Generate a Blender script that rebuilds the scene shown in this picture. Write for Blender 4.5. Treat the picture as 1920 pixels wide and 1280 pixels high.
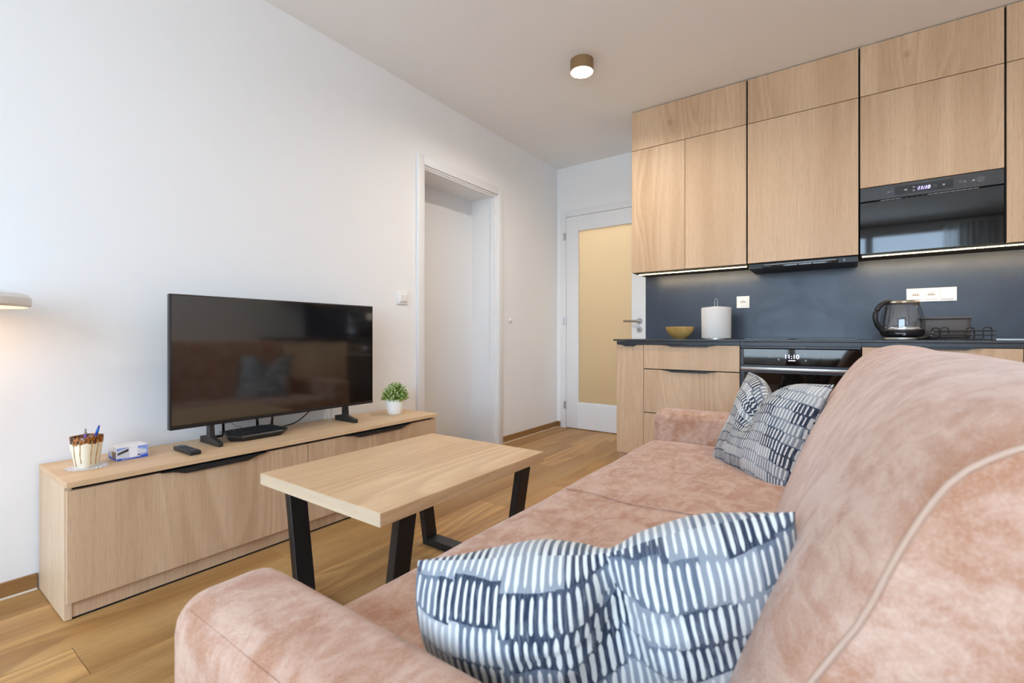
import bpy, bmesh, math, random
from mathutils import Vector, Matrix
random.seed(7)
for o in list(bpy.data.objects): bpy.data.objects.remove(o, do_unlink=True)
SC = bpy.context.scene
COL = SC.collection
R = math.radians
PI = math.pi

# ------------------------------------------------------------------ camera
CAMX, CAMH, YAW, FPX, HORIZON = 2.362, 0.90, 35.5, 877.5, 631.0
cd = bpy.data.cameras.new('camera')
cd.sensor_width = 36.0
cd.lens = 36.0 * FPX / 1920.0
cd.shift_y = (HORIZON - 640.0) / 1920.0
cd.clip_start = 0.02
cd.dof.use_dof = True
cd.dof.focus_distance = 2.7
cd.dof.aperture_fstop = 5.0
cam = bpy.data.objects.new('camera', cd)
cam.location = (CAMX, 0, CAMH)
cam.rotation_euler = (R(90), 0, R(YAW))
COL.objects.link(cam)
SC.camera = cam

# ------------------------------------------------------------------ world, daylight, exposure
w = bpy.data.worlds.new('sky'); SC.world = w
w.use_nodes = True
wn = w.node_tree.nodes
bg = wn['Background']
wtc = wn.new('ShaderNodeTexCoord'); wsx = wn.new('ShaderNodeSeparateXYZ')
wmr = wn.new('ShaderNodeMapRange'); wmr.interpolation_type = 'SMOOTHSTEP'
wmr.inputs[1].default_value = -0.04; wmr.inputs[2].default_value = 0.12
wmx = wn.new('ShaderNodeMix'); wmx.data_type = 'RGBA'
wmx.inputs[6].default_value = (0.50, 0.60, 0.68, 1)     # ground and house fronts outside
wmx.inputs[7].default_value = (0.59, 0.78, 1.0, 1)      # bright overcast sky
wl_ = w.node_tree.links
wl_.new(wtc.outputs['Generated'], wsx.inputs[0]); wl_.new(wsx.outputs[2], wmr.inputs[0])
wl_.new(wmr.outputs[0], wmx.inputs[0]); wl_.new(wmx.outputs[2], bg.inputs['Color'])
bg.inputs['Strength'].default_value = 15.0
SC.view_settings.view_transform = 'Standard'
SC.view_settings.look = 'None'
SC.view_settings.gamma = 1.0
SC.view_settings.use_curve_mapping = False
SC.view_settings.exposure = -0.34
SC.cycles.max_bounces = 8
SC.cycles.diffuse_bounces = 5
SC.cycles.transparent_max_bounces = 8
SC.cycles.use_light_tree = False
SC.cycles.caustics_reflective = False
SC.cycles.caustics_refractive = False

WINX0, WINX1, WINZ0, WINZ1, WINY = 0.55, 3.72, 0.50, 2.46, -2.00
pl = bpy.data.lights.new('window_portal', 'AREA')
pl.shape = 'RECTANGLE'; pl.size = WINX1 - WINX0; pl.size_y = WINZ1 - WINZ0
pl.cycles.is_portal = True
plo = bpy.data.objects.new('window_portal', pl)
plo.location = ((WINX0 + WINX1) / 2, WINY - 0.16, (WINZ0 + WINZ1) / 2)
plo.rotation_euler = (R(90), 0, 0)     # -Z of the light turned towards +Y
COL.objects.link(plo)

ROOM_X1, BACK_Y, KIT_Y, CEIL = 4.30, 4.096, 3.70, 2.578
KX0 = 1.056           # left end of the kitchen run

# ------------------------------------------------------------------ helpers
def srgb(r, g, b):
    f = lambda c: (c / 255 / 12.92) if c / 255 <= 0.04045 else ((c / 255 + 0.055) / 1.055) ** 2.4
    return (f(r), f(g), f(b), 1.0)

class MB:
    """collects geometry in world coordinates"""
    def __init__(self): self.bm = bmesh.new()
    def box(self, x0, x1, y0, y1, z0, z1, r=0.0, seg=2):
        m = Matrix.Translation(((x0+x1)/2, (y0+y1)/2, (z0+z1)/2)) @ Matrix.Diagonal((abs(x1-x0), abs(y1-y0), abs(z1-z0), 1))
        g = bmesh.ops.create_cube(self.bm, size=1.0, matrix=m)
        if r > 0:
            es = list({e for v in g['verts'] for e in v.link_edges})
            bmesh.ops.bevel(self.bm, geom=es, offset=r, segments=seg, profile=0.5, affect='EDGES')
        return self
    def obox(self, c, sx, sy, sz, mat, r=0.0, seg=2):
        m = Matrix.Translation(c) @ mat.to_4x4() @ Matrix.Diagonal((sx, sy, sz, 1))
        g = bmesh.ops.create_cube(self.bm, size=1.0, matrix=m)
        if r > 0:
            es = list({e for v in g['verts'] for e in v.link_edges})
            bmesh.ops.bevel(self.bm, geom=es, offset=r, segments=seg, profile=0.5, affect='EDGES')
        return self
    def cyl(self, a, b, r, r2=None, n=20):
        a, b = Vector(a), Vector(b); d = b - a
        q = d.to_track_quat('Z', 'Y').to_matrix().to_4x4()
        m = Matrix.Translation((a + b) / 2) @ q
        bmesh.ops.create_cone(self.bm, cap_ends=True, segments=n, radius1=r, radius2=r if r2 is None else r2, depth=d.length, matrix=m)
        return self
    def lathe(self, c, prof, n=32, cap0=True, cap1=True):
        rings = []
        for (r, z) in prof:
            rings.append([self.bm.verts.new((c[0] + r*math.cos(2*PI*i/n), c[1] + r*math.sin(2*PI*i/n), c[2] + z)) for i in range(n)])
        for a, b in zip(rings[:-1], rings[1:]):
            for i in range(n):
                self.bm.faces.new((a[i], a[(i+1) % n], b[(i+1) % n], b[i]))
        if cap0 and prof[0][0] > 1e-6: self.bm.faces.new(rings[0][::-1])
        if cap1 and prof[-1][0] > 1e-6: self.bm.faces.new(rings[-1])
        return self
    def prism(self, poly, axis, a0, a1):
        """poly: 2D points; axis 'x': (y,z), 'y': (x,z), 'z': (x,y)"""
        def P(p, a):
            return {'x': (a, p[0], p[1]), 'y': (p[0], a, p[1]), 'z': (p[0], p[1], a)}[axis]
        A = [self.bm.verts.new(P(p, a0)) for p in poly]
        B = [self.bm.verts.new(P(p, a1)) for p in poly]
        n = len(poly)
        self.bm.faces.new(A); self.bm.faces.new(B[::-1])
        for i in range(n): self.bm.faces.new((A[i], B[i], B[(i+1) % n], A[(i+1) % n]))
        return self
    def tube(self, pts, r, n=8, closed=False):
        pts = [Vector(p) for p in pts]
        rings = []
        N = len(pts)
        for i, p in enumerate(pts):
            t = (pts[(i+1) % N] - pts[i-1]) if closed else (pts[min(i+1, N-1)] - pts[max(i-1, 0)])
            t.normalize()
            up = Vector((0, 0, 1)) if abs(t.z) < 0.95 else Vector((1, 0, 0))
            s = t.cross(up).normalized(); u = s.cross(t)
            rr = r[i] if isinstance(r, (list, tuple)) else r
            rings.append([self.bm.verts.new(p + rr*(math.cos(2*PI*k/n)*s + math.sin(2*PI*k/n)*u)) for k in range(n)])
        rng = range(N) if closed else range(N-1)
        for i in rng:
            a, b = rings[i], rings[(i+1) % N]
            for k in range(n): self.bm.faces.new((a[k], a[(k+1) % n], b[(k+1) % n], b[k]))
        if not closed:
            self.bm.faces.new(rings[0][::-1]); self.bm.faces.new(rings[-1])
        return self
    def sphere(self, c, r, sx=1, sy=1, sz=1, u=14, v=8):
        bmesh.ops.create_uvsphere(self.bm, u_segments=u, v_segments=v, radius=r, matrix=Matrix.Translation(c) @ Matrix.Diagonal((sx, sy, sz, 1)))
        return self
    def quad(self, *ps):
        self.bm.faces.new([self.bm.verts.new(p) for p in ps]); return self
    def build(self, name, mat, parent=None, smooth=35, org=None, kind=None, label=None, cat=None, group=None):
        bmesh.ops.recalc_face_normals(self.bm, faces=self.bm.faces[:])
        if org is None:
            org = parent.matrix_world.translation if parent is not None and parent.get('_o') is None else None
        if parent is not None: org = Vector(parent['_o'])
        elif org is None: org = Vector((0, 0, 0))
        org = Vector(org)
        bmesh.ops.translate(self.bm, verts=self.bm.verts[:], vec=-org)
        me = bpy.data.meshes.new(name)
        self.bm.to_mesh(me); self.bm.free()
        if smooth:
            for p in me.polygons: p.use_smooth = True
            me.set_sharp_from_angle(angle=R(smooth))
        if mat is not None: me.materials.append(mat)
        o = bpy.data.objects.new(name, me)
        COL.objects.link(o)
        o['_o'] = list(org)
        if parent is not None: o.parent = parent
        else: o.location = org
        if kind: o['kind'] = kind
        if label: o['label'] = label
        if cat: o['category'] = cat
        if group: o['group'] = group
        return o

def thing(name, loc, label=None, cat=None, group=None, kind=None):
    o = bpy.data.objects.new(name, None); COL.objects.link(o)
    o.empty_display_size = 0.05
    o.location = loc; o['_o'] = list(loc)
    if label: o['label'] = label
    if cat: o['category'] = cat
    if group: o['group'] = group
    if kind: o['kind'] = kind
    return o

def text_mesh(name, s, size, mat, parent, loc, rot, depth=0.0008, shear=0.0):
    cu = bpy.data.curves.new(name, 'FONT'); cu.body = s; cu.size = size
    cu.extrude = depth; cu.align_x = 'CENTER'; cu.align_y = 'CENTER'; cu.shear = shear
    t = bpy.data.objects.new(name + '_tmp', cu); COL.objects.link(t)
    dg = bpy.context.evaluated_depsgraph_get()
    me = bpy.data.meshes.new_from_object(t.evaluated_get(dg))
    bpy.data.objects.remove(t, do_unlink=True); bpy.data.curves.remove(cu)
    me.materials.clear(); me.materials.append(mat)
    o = bpy.data.objects.new(name, me); COL.objects.link(o)
    o.parent = parent
    o.location = Vector(loc) - Vector(parent['_o'])
    o.rotation_euler = rot
    return o

# ------------------------------------------------------------------ materials
def mat(name, color, rough=0.5, metal=0.0, spec=0.5, emit=None, estr=0.0, **kw):
    m = bpy.data.materials.new(name); m.use_nodes = True
    b = m.node_tree.nodes['Principled BSDF']
    b.inputs['Base Color'].default_value = color
    b.inputs['Roughness'].default_value = rough
    b.inputs['Metallic'].default_value = metal
    b.inputs['Specular IOR Level'].default_value = spec
    if emit:
        b.inputs['Emission Color'].default_value = emit
        b.inputs['Emission Strength'].default_value = estr
    for k, v in kw.items(): b.inputs[k].default_value = v
    return m

class NT:
    def __init__(self, m):
        self.t = m.node_tree; self.n = self.t.nodes; self.l = self.t.links
        self.b = self.n['Principled BSDF']
    def new(self, typ, ins=None, **kw):
        nd = self.n.new(typ)
        for k, v in kw.items(): setattr(nd, k, v)
        if ins:
            for k, v in ins.items(): self.put(nd.inputs[k], v)
        return nd
    def put(self, sock, v):
        if isinstance(v, bpy.types.NodeSocket): self.l.new(v, sock)
        else: sock.default_value = v
    def math(self, op, a, b=0.0, c=None, clamp=False):
        nd = self.n.new('ShaderNodeMath'); nd.operation = op; nd.use_clamp = clamp
        self.put(nd.inputs[0], a); self.put(nd.inputs[1], b)
        if c is not None: self.put(nd.inputs[2], c)
        return nd.outputs[0]
    def ss(self, v, a, b, lo=0.0, hi=1.0):
        nd = self.n.new('ShaderNodeMapRange'); nd.interpolation_type = 'SMOOTHSTEP'
        self.put(nd.inputs[0], v); nd.inputs[1].default_value = a; nd.inputs[2].default_value = b
        nd.inputs[3].default_value = lo; nd.inputs[4].default_value = hi
        return nd.outputs[0]
    def mix(self, f, a, b, mode='MIX'):
        nd = self.n.new('ShaderNodeMix'); nd.data_type = 'RGBA'; nd.blend_type = mode
        self.put(nd.inputs[0], f); self.put(nd.inputs[6], a); self.put(nd.inputs[7], b)
        return nd.outputs[2]
    def noise(self, vec, scale, detail=2.0, rough=0.5, dist=0.0):
        nd = self.new('ShaderNodeTexNoise', {'Vector': vec, 'Scale': scale, 'Detail': detail, 'Roughness': rough, 'Distortion': dist})
        return nd.outputs[0]
    def mapping(self, vec, scale=(1, 1, 1), loc=(0, 0, 0)):
        nd = self.new('ShaderNodeMapping', {'Vector': vec, 'Scale': scale, 'Location': loc})
        return nd.outputs[0]
    def obj(self, rnd=True):
        tc = self.n.new('ShaderNodeTexCoord'); v = tc.outputs['Object']
        if not rnd: return v
        oi = self.n.new('ShaderNodeObjectInfo')
        nd = self.n.new('ShaderNodeVectorMath'); nd.operation = 'SCALE'
        cv = self.new('ShaderNodeCombineXYZ', {0: 7.3, 1: 11.9, 2: 5.1})
        self.l.new(cv.outputs[0], nd.inputs[0]); self.l.new(oi.outputs['Random'], nd.inputs[3])
        ad = self.n.new('ShaderNodeVectorMath'); ad.operation = 'ADD'
        self.l.new(v, ad.inputs[0]); self.l.new(nd.outputs[0], ad.inputs[1])
        return ad.outputs[0]
    def bump(self, h, strength=0.2, dist=0.002):
        nd = self.new('ShaderNodeBump', {'Height': h, 'Strength': strength, 'Distance': dist})
        self.l.new(nd.outputs[0], self.b.inputs['Normal'])

def wood(name, axis, light, mid, dark, rough=0.45, ring=6.0, vary=0.0, lines=0.30, spec=0.35, knots=True):
    m = mat(name, mid, rough, spec=spec); t = NT(m)
    v = t.obj()
    st = {'x': (0.16, 1, 1), 'y': (1, 0.16, 1), 'z': (1, 1, 0.16)}[axis]
    fine = {'x': (0.02, 1, 1), 'y': (1, 0.02, 1), 'z': (1, 1, 0.02)}[axis]
    vs = t.mapping(v, st)
    n1 = t.noise(vs, 3.0, 1.2, 0.4, 0.5)
    rings = t.math('FRACT', t.math('MULTIPLY', n1, ring * 3))
    rl = t.math('MULTIPLY', t.ss(rings, 0.0, 0.75), t.ss(rings, 1.0, 0.8))
    reg = t.ss(t.noise(t.mapping(v, st), 2.0, 1.0), 0.45, 0.62)
    rl = t.math('MULTIPLY', rl, reg)
    short = {'x': (0.05, 1, 1), 'y': (1, 0.05, 1), 'z': (1, 1, 0.05)}[axis]
    fib = t.noise(t.mapping(v, short), 330.0, 3.0, 0.65)
    fib2 = t.noise(t.mapping(v, fine), 170.0, 2.0, 0.6)
    broad = t.noise(t.mapping(v, {'x': (0.07, 1, 1), 'y': (1, 0.07, 1), 'z': (1, 1, 0.07)}[axis]), 7.0, 2.0, 0.5, 0.4)
    c = t.mix(t.ss(broad, 0.30, 0.72), light, mid)
    c = t.mix(t.math('MULTIPLY', rl, lines), c, dark)
    c = t.mix(t.math('MULTIPLY', t.ss(fib, 0.48, 0.68), 0.30), c, dark)
    c = t.mix(t.math('MULTIPLY', t.ss(fib2, 0.45, 0.70), 0.20), c, dark)
    if knots:
        kv = t.mapping(v, {'x': (0.75, 1, 1), 'y': (1, 0.75, 1), 'z': (1, 1, 0.75)}[axis])
        vo = t.new('ShaderNodeTexVoronoi', {'Vector': kv, 'Scale': 2.6, 'Randomness': 1.0})
        kn = t.ss(vo.outputs['Distance'], 0.075, 0.008)
        c = t.mix(t.math('MULTIPLY', kn, 0.55), c, tuple(x * 0.5 for x in dark[:3]) + (1,))
    if vary > 0:
        oi = t.n.new('ShaderNodeObjectInfo')
        hs = t.new('ShaderNodeHueSaturation', {'Color': c, 'Value': t.math('MULTIPLY_ADD', oi.outputs['Random'], vary, 1 - vary / 2)})
        c = hs.outputs[0]
    t.l.new(c, t.b.inputs['Base Color'])
    t.bump(fib, 0.12, 0.0006)
    return m

M = {}
def paint(name, col, rough=0.75):
    m = mat(name, col, rough, spec=0.25); t = NT(m)
    t.bump(t.noise(t.obj(False), 240.0, 3.0), 0.05, 0.0008)
    return m
M['wall'] = paint('wall_paint', srgb(243, 243, 243))
M['ceiling'] = paint('ceiling_paint', srgb(243, 243, 243))
M['white'] = mat('white_lacquer', srgb(236, 237, 238), 0.38, spec=0.4)
M['bead'] = mat('white_sealant', srgb(238, 234, 226), 0.5)
OL, OM, OD = srgb(216, 186, 153), srgb(202, 170, 137), srgb(166, 130, 96)
M['oak_z'] = wood('oak_upright', 'z', OL, OM, OD)
M['oak_y'] = wood('oak_long', 'y', srgb(226, 193, 154), srgb(212, 177, 138), srgb(178, 138, 98), lines=0.35)
M['oak_x'] = wood('oak_cross', 'x', OL, OM, OD)
M['oak_edge'] = wood('oak_edge_band', 'x', srgb(224, 204, 176), srgb(214, 192, 162), srgb(186, 158, 126), lines=0.15, knots=False)
M['oak_sidelit'] = wood('oak_sidelit', 'z', srgb(226, 200, 168), srgb(216, 188, 154), srgb(182, 148, 112), lines=0.25, knots=False)  # same oak, window light on the console sides mixed into the colour
M['plank'] = wood('vinyl_plank_oak', 'y', srgb(206, 164, 106), srgb(176, 130, 76), srgb(122, 84, 46), rough=0.42, ring=5, vary=0.42, lines=0.40, spec=0.35, knots=False)
M['skirt'] = wood('skirting_oak', 'y', srgb(168, 126, 78), srgb(146, 106, 64), srgb(104, 72, 42), knots=False)
M['groove'] = mat('plank_joint', srgb(96, 70, 44), 0.8)
M['black'] = mat('black_plastic', srgb(30, 30, 32), 0.42)
M['blackmetal'] = mat('black_powder_coat', srgb(27, 27, 29), 0.38, spec=0.5)
M['gap'] = mat('dark_gap', srgb(14, 13, 13), 0.8)
M['edge_black'] = mat('black_edge_profile', srgb(38, 37, 37), 0.4, spec=0.5)
M['gloss_black'] = mat('black_glass', srgb(9, 9, 10), 0.04, spec=0.7)
M['screen'] = mat('tv_screen', srgb(12, 11, 11), 0.07, spec=1.0, **{'Coat Weight': 0.8, 'Coat Roughness': 0.06})
M['bezel'] = mat('tv_bezel', srgb(58, 56, 58), 0.3, metal=0.7)
M['chrome'] = mat('chrome', srgb(205, 205, 208), 0.16, metal=1.0)
M['steel'] = mat('brushed_steel', srgb(180, 178, 174), 0.32, metal=1.0)
M['led'] = mat('led_emitter', srgb(255, 236, 190), 0.5, emit=srgb(255, 222, 160), estr=40.0)
M['alu'] = mat('aluminium_channel', srgb(150, 146, 138), 0.4, metal=0.8)
M['digits'] = mat('display_digits', srgb(240, 235, 255), 0.5, emit=srgb(225, 215, 255), estr=2.5)
M['icon'] = mat('panel_icon', srgb(170, 170, 172), 0.5)
M['display'] = mat('display_window', srgb(70, 58, 96), 0.3, emit=srgb(120, 95, 170), estr=0.25)
M['mw_panel'] = mat('microwave_panel', srgb(44, 44, 47), 0.35)
M['mw_inset'] = mat('microwave_inset', srgb(30, 30, 32), 0.2)
M['pot'] = mat('white_ceramic', srgb(242, 240, 234), 0.3)
M['soil'] = mat('soil', srgb(60, 48, 34), 0.9)
M['lampbrass'] = mat('lamp_housing', srgb(150, 122, 88), 0.4, metal=0.3)
M['lampwhite'] = mat('lamp_lining', srgb(250, 246, 238), 0.5)
M['lens'] = mat('lamp_lens', srgb(255, 250, 240), 0.5, emit=srgb(255, 240, 214), estr=9.0)
M['warm_lens'] = mat('warm_lamp_lens', srgb(255, 240, 220), 0.5, emit=srgb(255, 205, 150), estr=2.0)
M['roll'] = mat('paper_towel', srgb(224, 222, 218), 0.9)
M['grey_tray'] = mat('dark_grey_container', srgb(86, 79, 76), 0.5)
M['socket'] = mat('socket_white', srgb(240, 238, 236), 0.35)
M['hole'] = mat('socket_hole', srgb(40, 38, 38), 0.7)
M['button'] = mat('rubber_button', srgb(78, 80, 86), 0.55)
M['socket_well'] = mat('socket_well', srgb(205, 204, 203), 0.45)

def mk_splash(name, c0, c1, rough):
    m = mat(name, c0, rough, spec=0.5); t = NT(m)
    v = t.obj(False)
    n = t.noise(t.mapping(v, (1, 1, 0.8)), 3.0, 6.0, 0.62, 2.6)
    n2 = t.noise(v, 40.0, 3.0, 0.6)
    t.l.new(t.mix(t.ss(n, 0.3, 0.7), c0, c1), t.b.inputs['Base Color'])
    t.l.new(t.math('ADD', t.ss(n, 0.35, 0.7, rough - 0.03, rough + 0.04), t.math('MULTIPLY', n2, 0.03)), t.b.inputs['Roughness'])
    return m
M['splash'] = mk_splash('slate_splashback', srgb(40, 49, 66), srgb(47, 57, 75), 0.34)
M['worktop'] = mk_splash('slate_worktop', srgb(40, 41, 45), srgb(52, 53, 57), 0.32)

def mk_sofa():
    m = mat('suede_sofa', srgb(205, 165, 140), 0.9, spec=0.15); t = NT(m)
    v = t.obj(False)
    a = t.noise(v, 9.0, 5.0, 0.65, 1.0)
    b = t.noise(t.mapping(v, (1, 0.45, 1)), 26.0, 5.0, 0.7, 0.8)
    f = t.noise(v, 420.0, 2.0, 0.7)
    k = t.math('ADD', t.math('MULTIPLY', a, 0.5), t.math('MULTIPLY', b, 0.5))
    c = t.mix(t.ss(k, 0.36, 0.64), srgb(164, 114, 85), srgb(196, 162, 142))
    c = t.mix(t.math('MULTIPLY', t.ss(f, 0.4, 0.7), 0.18), c, srgb(230, 208, 194))
    t.l.new(c, t.b.inputs['Base Color'])
    t.b.inputs['Sheen Weight'].default_value = 0.35
    t.b.inputs['Sheen Roughness'].default_value = 0.45
    t.b.inputs['Sheen Tint'].default_value = srgb(255, 244, 236)
    t.bump(t.math('ADD', f, t.math('MULTIPLY', b, 2.0)), 0.25, 0.0012)
    return m
M['sofa'] = mk_sofa()
M['piping'] = mat('sofa_piping', srgb(194, 164, 145), 0.95, spec=0.1)

def mk_pillow():
    m = mat('dash_print_fabric', srgb(200, 200, 200), 0.9, spec=0.15); t = NT(m)
    uv = t.n.new('ShaderNodeTexCoord').outputs['UV']
    wob = t.new('ShaderNodeTexNoise', {'Vector': uv, 'Scale': 9.0, 'Detail': 2.0}).outputs['Color']
    sc = t.n.new('ShaderNodeVectorMath'); sc.operation = 'MULTIPLY_ADD'
    t.l.new(wob, sc.inputs[0]); sc.inputs[1].default_value = (0.014, 0.022, 0); t.l.new(uv, sc.inputs[2])
    sx = t.new('ShaderNodeSeparateXYZ', {0: sc.outputs[0]})
    u, vv = sx.outputs[0], sx.outputs[1]
    rowf = t.math('ADD', t.math('MULTIPLY', vv, 11.0), t.math('MULTIPLY', t.new('ShaderNodeTexWhiteNoise', {'W': t.math('FLOOR', t.math('MULTIPLY', u, 7.0))}, noise_dimensions='1D').outputs['Value'], 0.28))
    row = t.math('FLOOR', rowf); rfr = t.math('FRACT', rowf)
    wr = t.new('ShaderNodeTexWhiteNoise', {'W': row}, noise_dimensions='1D').outputs['Value']
    uu = t.math('ADD', t.math('MULTIPLY', u, 44.0), t.math('MULTIPLY', wr, 9.0))
    cell = t.math('FLOOR', uu); fr = t.math('FRACT', uu)
    cv = t.new('ShaderNodeCombineXYZ', {0: cell, 1: row, 2: 0.0}).outputs[0]
    wc = t.new('ShaderNodeTexWhiteNoise', {'Vector': cv}, noise_dimensions='2D').outputs['Value']
    # dash: thin pale stroke of uneven width and length
    half = t.math('MULTIPLY_ADD', wc, 0.12, 0.155)
    dx = t.math('ABSOLUTE', t.math('SUBTRACT', fr, 0.5))
    inx = t.math('LESS_THAN', dx, half)
    dy = t.math('ABSOLUTE', t.math('SUBTRACT', rfr, 0.5))
    iny = t.math('LESS_THAN', dy, t.math('SUBTRACT', t.math('MULTIPLY_ADD', wc, 0.10, 0.41), t.math('MULTIPLY', t.math('MULTIPLY', dx, dx), 2.2)))
    dash = t.math('MULTIPLY', inx, iny)
    # block colours of the ground
    bl = t.new('ShaderNodeCombineXYZ', {0: t.math('FLOOR', t.math('MULTIPLY', uu, 0.16)), 1: row, 2: 3.0}).outputs[0]
    bw = t.new('ShaderNodeTexWhiteNoise', {'Vector': bl}, noise_dimensions='3D').outputs['Value']
    cr = t.n.new('ShaderNodeValToRGB'); cr.color_ramp.interpolation = 'CONSTANT'
    els = cr.color_ramp.elements
    els[0].position = 0.0; els[0].color = srgb(40, 50, 68)
    els[1].position = 0.36; els[1].color = srgb(96, 104, 116)
    for p, c in ((0.58, srgb(138, 142, 148)), (0.78, srgb(58, 66, 82)), (0.9, srgb(170, 170, 170))):
        e = els.new(p); e.color = c
    t.l.new(bw, cr.inputs[0])
    brush = t.noise(t.mapping(uv, (60, 6, 1)), 3.0, 3.0, 0.7)
    ground = t.mix(t.ss(brush, 0.45, 0.7, 0.0, 0.45), cr.outputs[0], srgb(150, 154, 160))
    c = t.mix(t.math('MULTIPLY', dash, 0.94), ground, srgb(216, 213, 206))
    t.l.new(c, t.b.inputs['Base Color'])
    t.bump(t.noise(uv, 300.0, 2.0), 0.15, 0.0006)
    t.b.inputs['Sheen Weight'].default_value = 0.2
    return m
M['pillow'] = mk_pillow()

def mk_glass(name, tint=(1, 1, 1, 1), refl=0.045):
    m = bpy.data.materials.new(name); m.use_nodes = True
    n, l = m.node_tree.nodes, m.node_tree.links
    n.remove(n['Principled BSDF'])
    tr = n.new('ShaderNodeBsdfTransparent'); tr.inputs[0].default_value = tint
    gl = n.new('ShaderNodeBsdfGlossy'); gl.inputs['Roughness'].default_value = 0.02
    lw = n.new('ShaderNodeLayerWeight'); lw.inputs[0].default_value = 0.5
    fr = n.new('ShaderNodeMapRange'); fr.inputs[1].default_value = 0.0; fr.inputs[2].default_value = 1.0
    pw = n.new('ShaderNodeMath'); pw.operation = 'POWER'; pw.inputs[1].default_value = 4.0
    l.new(lw.outputs['Facing'], pw.inputs[0]); l.new(pw.outputs[0], fr.inputs[0])
    fr.inputs[3].default_value = refl; fr.inputs[4].default_value = 0.75
    mx = n.new('ShaderNodeMixShader')
    l.new(fr.outputs[0], mx.inputs[0]); l.new(tr.outputs[0], mx.inputs[1]); l.new(gl.outputs[0], mx.inputs[2])
    l.new(mx.outputs[0], n['Material Output'].inputs[0])
    return m
M['glass'] = mk_glass('clear_glass', (0.96, 0.97, 0.98, 1))
M['kettle_glass'] = mk_glass('kettle_glass', (0.90, 0.90, 0.90, 1), 0.13)
def mk_frost():
    m = bpy.data.materials.new('frosted_glass'); m.use_nodes = True
    n, l = m.node_tree.nodes, m.node_tree.links
    n.remove(n['Principled BSDF'])
    tr = n.new('ShaderNodeBsdfTranslucent'); tr.inputs[0].default_value = (0.92, 0.88, 0.80, 1)
    gl = n.new('ShaderNodeBsdfGlossy'); gl.inputs['Roughness'].default_value = 0.25
    df = n.new('ShaderNodeBsdfDiffuse'); df.inputs[0].default_value = srgb(222, 200, 160)
    m1 = n.new('ShaderNodeMixShader'); m1.inputs[0].default_value = 0.35
    l.new(tr.outputs[0], m1.inputs[1]); l.new(df.outputs[0], m1.inputs[2])
    m2 = n.new('ShaderNodeMixShader'); m2.inputs[0].default_value = 0.06
    l.new(m1.outputs[0], m2.inputs[1]); l.new(gl.outputs[0], m2.inputs[2])
    l.new(m2.outputs[0], n['Material Output'].inputs[0])
    return m
M['frost'] = mk_frost()
def mk_sheer():
    m = bpy.data.materials.new('sheer_curtain'); m.use_nodes = True
    n, l = m.node_tree.nodes, m.node_tree.links
    n.remove(n['Principled BSDF'])
    tr = n.new('ShaderNodeBsdfTranslucent'); tr.inputs[0].default_value = (0.8, 0.8, 0.8, 1)
    tp = n.new('ShaderNodeBsdfTransparent')
    m1 = n.new('ShaderNodeMixShader'); m1.inputs[0].default_value = 0.45
    l.new(tr.outputs[0], m1.inputs[1]); l.new(tp.outputs[0], m1.inputs[2])
    l.new(m1.outputs[0], n['Material Output'].inputs[0])
    return m
M['sheer'] = mk_sheer()

def area_light(name, loc, size, power, col, parent, rot=(0, 0, 0), shape='DISK', spread=180):
    li = bpy.data.lights.new(name, 'AREA'); li.shape = shape; li.size = size; li.energy = power; li.color = col[:3]
    li.spread = R(spread)
    o = bpy.data.objects.new(name, li); COL.objects.link(o)
    o.parent = parent; o.location = Vector(loc) - Vector(parent['_o']); o.rotation_euler = rot
    return o

# ================================================================== STRUCTURE
floor = MB().box(-0.4, ROOM_X1 + 0.1, -2.25, 5.6, -0.12, -0.006).build('floor', M['groove'], kind='structure')
PW, PL = 0.18, 1.22
rnd = random.Random(3)
starts = {2: 1.02, 3: 0.364, 4: 2.00}       # rows whose butt joints show in the photo
plank_meshes = {}
nrow = 0
for k in range(-2, 24):
    x0 = k * PW; x1 = x0 + PW
    if x0 < -0.30: continue
    if x1 > ROOM_X1 + 0.08: break
    s = starts.get(k, rnd.uniform(0, PL))
    y = s - PL * math.ceil((s + 2.0) / PL)
    while y < 5.5:
        ya, yb = max(y, -2.0), min(y + PL, 5.5)
        if yb - ya > 0.02:
            key = round(yb - ya, 3)
            if key not in plank_meshes:
                o = MB().box(0.0006, PW - 0.0006, 0.0006, key - 0.0006, -0.008, 0.0, r=0.0008, seg=1).build('plank', M['plank'], smooth=0)
                plank_meshes[key] = o.data
            else:
                o = bpy.data.objects.new('plank', plank_meshes[key]); COL.objects.link(o)
            o.parent = floor; o.location = (x0, ya, 0.0); o['_o'] = [x0, ya, 0]
        y += PL

MB().box(-0.4, ROOM_X1 + 0.1, -2.25, 5.6, CEIL, CEIL + 0.12).build('ceiling', M['ceiling'], kind='structure')

# left wall with the doorway niche
DY0, DY1, DTOP, DDEP = 2.258, 3.098, 2.077, 0.27
wl = MB()
wl.box(-0.30, 0, -2.25, DY0, -0.02, CEIL + 0.01)
wl.box(-0.30, 0, DY1, 5.6, -0.02, CEIL + 0.01)
wl.box(-0.30, 0, DY0, DY1, DTOP, CEIL + 0.01)
wl.build('wall_left', M['wall'], kind='structure', smooth=0)
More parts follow.
